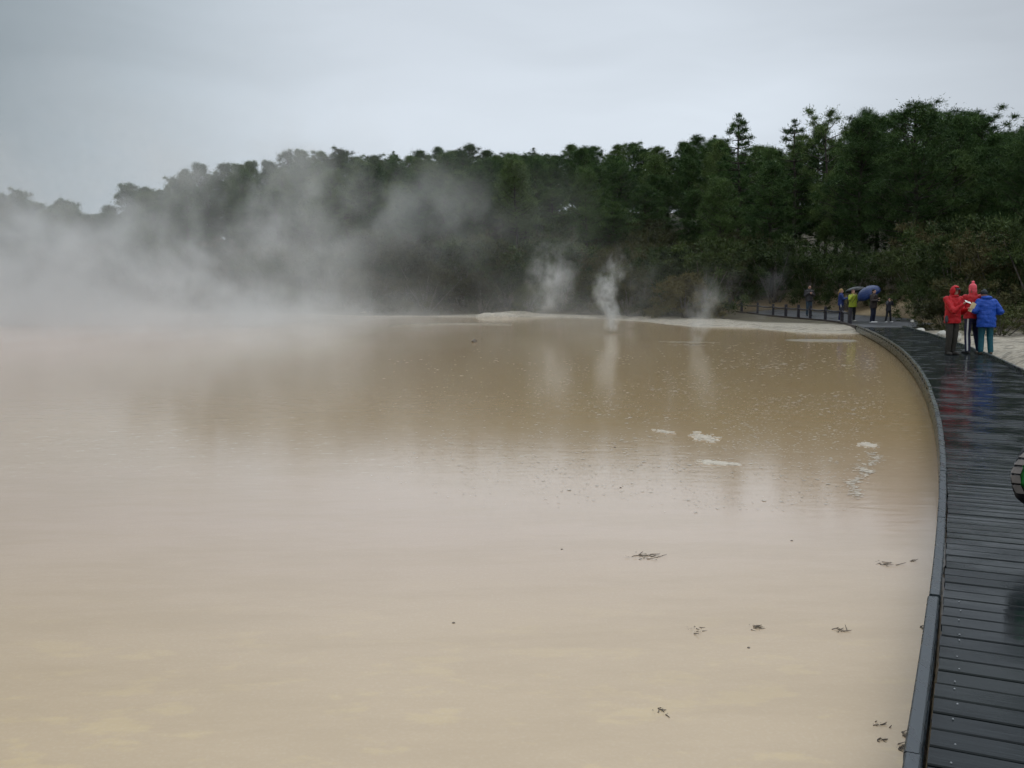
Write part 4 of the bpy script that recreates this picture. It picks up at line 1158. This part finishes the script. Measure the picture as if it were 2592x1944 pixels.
def steam_main(g, p):
    x, y, z = g.xyz(p)
    wp = g.vadd(p, g.vscale(g.noise(g.map(p, sc=(.18, .18, .18)), 1.0, 2, .5, out=1), 4.0))
    n1 = g.noise(g.map(wp, sc=(.24, .12, .19)), 1.0, 5, .62)
    n2 = g.noise(g.map(wp, sc=(.28, .20, .5)), 1.0, 3, .55)
    h = z - WATER
    r = x / y                                                   # bearing from the boardwalk side
    lowamp = .052 * (1 - g.ramp(x, -14, -2)) + .010 * (1 - g.ramp(x, 2, 12))
    low = lowamp * g.m('EXPONENT', h * -.75) * (g.ramp(n2, .40, .64) * 1.7 + .12) * g.ramp(y, 21, 36)
    cloud = g.ramp(n1 + .0, .46, .62) * g.m('EXPONENT', h * -.07) * (1 - g.ramp(x + h * -.35, -14.5, -7.0)) * gauss(g, y, 50, 8.5)
    veil = (1 - g.ramp(x, -22, -8)) * .012 * g.m('EXPONENT', h * -.10) * g.ramp(y, 34, 46)
    drift = g.ramp(n1, .44, .60) * gauss(g, x + h * .5, -2.5, 6.5) * gauss(g, h, 8.5, 3.8) * .045 * g.ramp(y, 45, 55)
    dens = low + cloud * .20 + veil + drift
    dens = dens * (1 - g.ramp(h + n2 * 4.0, 8.0, 13.0) * .85)
    return dens * edge(g, x, SL[0], SH[0], 5.0) * edge(g, y, SL[1], SH[1], 5.0) * (1 - g.ramp(z, SH[2] - 4, SH[2]))
dombox('steam', SL, SH, volmat('steam_main', steam_main, .38), 'broad bank of white steam drifting off the left half of the pool')
def plume(label, x0, y0, H, lean, r0, grow, amp, seed, wob=.35, wlean=0, top=.55, lo=.40, hi=.60, nsc=1.6, h0=(0, .05), mea=.10):
    R = r0 + grow * H + wob * 2
    LO = (min(x0, x0 + lean * H) - R - .3, y0 - R, WATER + .005); HI = (max(x0, x0 + lean * H) + R + .3, y0 + R, WATER + H)
    def fn(g, p):
        wn = g.vadd(g.vscale(g.noise(g.map(p, sc=(nsc, nsc, nsc * .8), loc=(seed, seed * 2, 0)), 1.0, 3, .6, out=1), 1.0), (-.5, -.5, -.5))
        x, y, z = g.xyz(p); wx, wy, wz = g.xyz(wn)
        h = z - WATER; t = h / H
        amt = g.ramp(h, 0, H * .8) * wob * 2.6 + .12
        dx = x - (x0 + h * lean + g.m('SINE', h * 2.1 + seed) * mea * g.ramp(h, .2, 1.2)) + wx * amt; dy = y - y0 + wy * amt
        rr = g.m('SQRT', dx * dx + dy * dy); R_ = h * grow + r0
        core = g.ramp(1 - rr / R_, .0, .95)
        n = g.noise(g.map(p, sc=(nsc * 1.6, nsc * 1.6, nsc * 1.2), loc=(0, seed, 3)), 1.0, 4, .65)
        return core * g.ramp(n - g.ramp(t, .25, 1.0) * .16, lo, hi) * (1 - g.ramp(t, top, 1.0)) * g.ramp(h, h0[0], h0[1]) * amp / (1 + h * .55)
    dombox('steam_plume', LO, HI, volmat('plume', fn, .5), label)
x0, y0 = ray(1546, 842, WATER)
plume('tallest dense column of steam rising from a vent near the far shore', x0, y0, 4.1, .0, .38, .17, 4.4, 1.3, .42, top=.45, lo=.36, hi=.60, nsc=1.7, h0=(0, .25), mea=.26)
plume('loose torn puff of steam floating left of the tallest column', x0 - 3.0, y0 + 3.0, 5.4, .26, 1.2, .12, 2.1, 4.1, .7, top=.45, lo=.38, hi=.62, nsc=.8, h0=(.3, 2.4))
plume('thin smoky veil drifting right of the tallest column', x0 + 1.4, y0 + 5.0, 4.6, .30, .4, .30, .30, 6.1, .6, top=.5, lo=.40, hi=.65, nsc=.8)
x1, y1 = ray(1755, 872, WATER)
plume('faint leaning wisp of steam from the streaked vent in front of the fence', x1, y1, 3.0, .36, .36, .32, 1.3, 2.2, .35, top=.35, lo=.34, hi=.64, nsc=1.2)
x2, y2 = ray(2030, 812, WATER)
plume('thin haze of steam hanging before the dark shrubs behind the fence', x2 - 2.5, 58, 6.5, .22, .6, .30, .14, 8.7, .6, top=.6, lo=.42, hi=.64, nsc=.6)
bpy.context.view_layer.update()
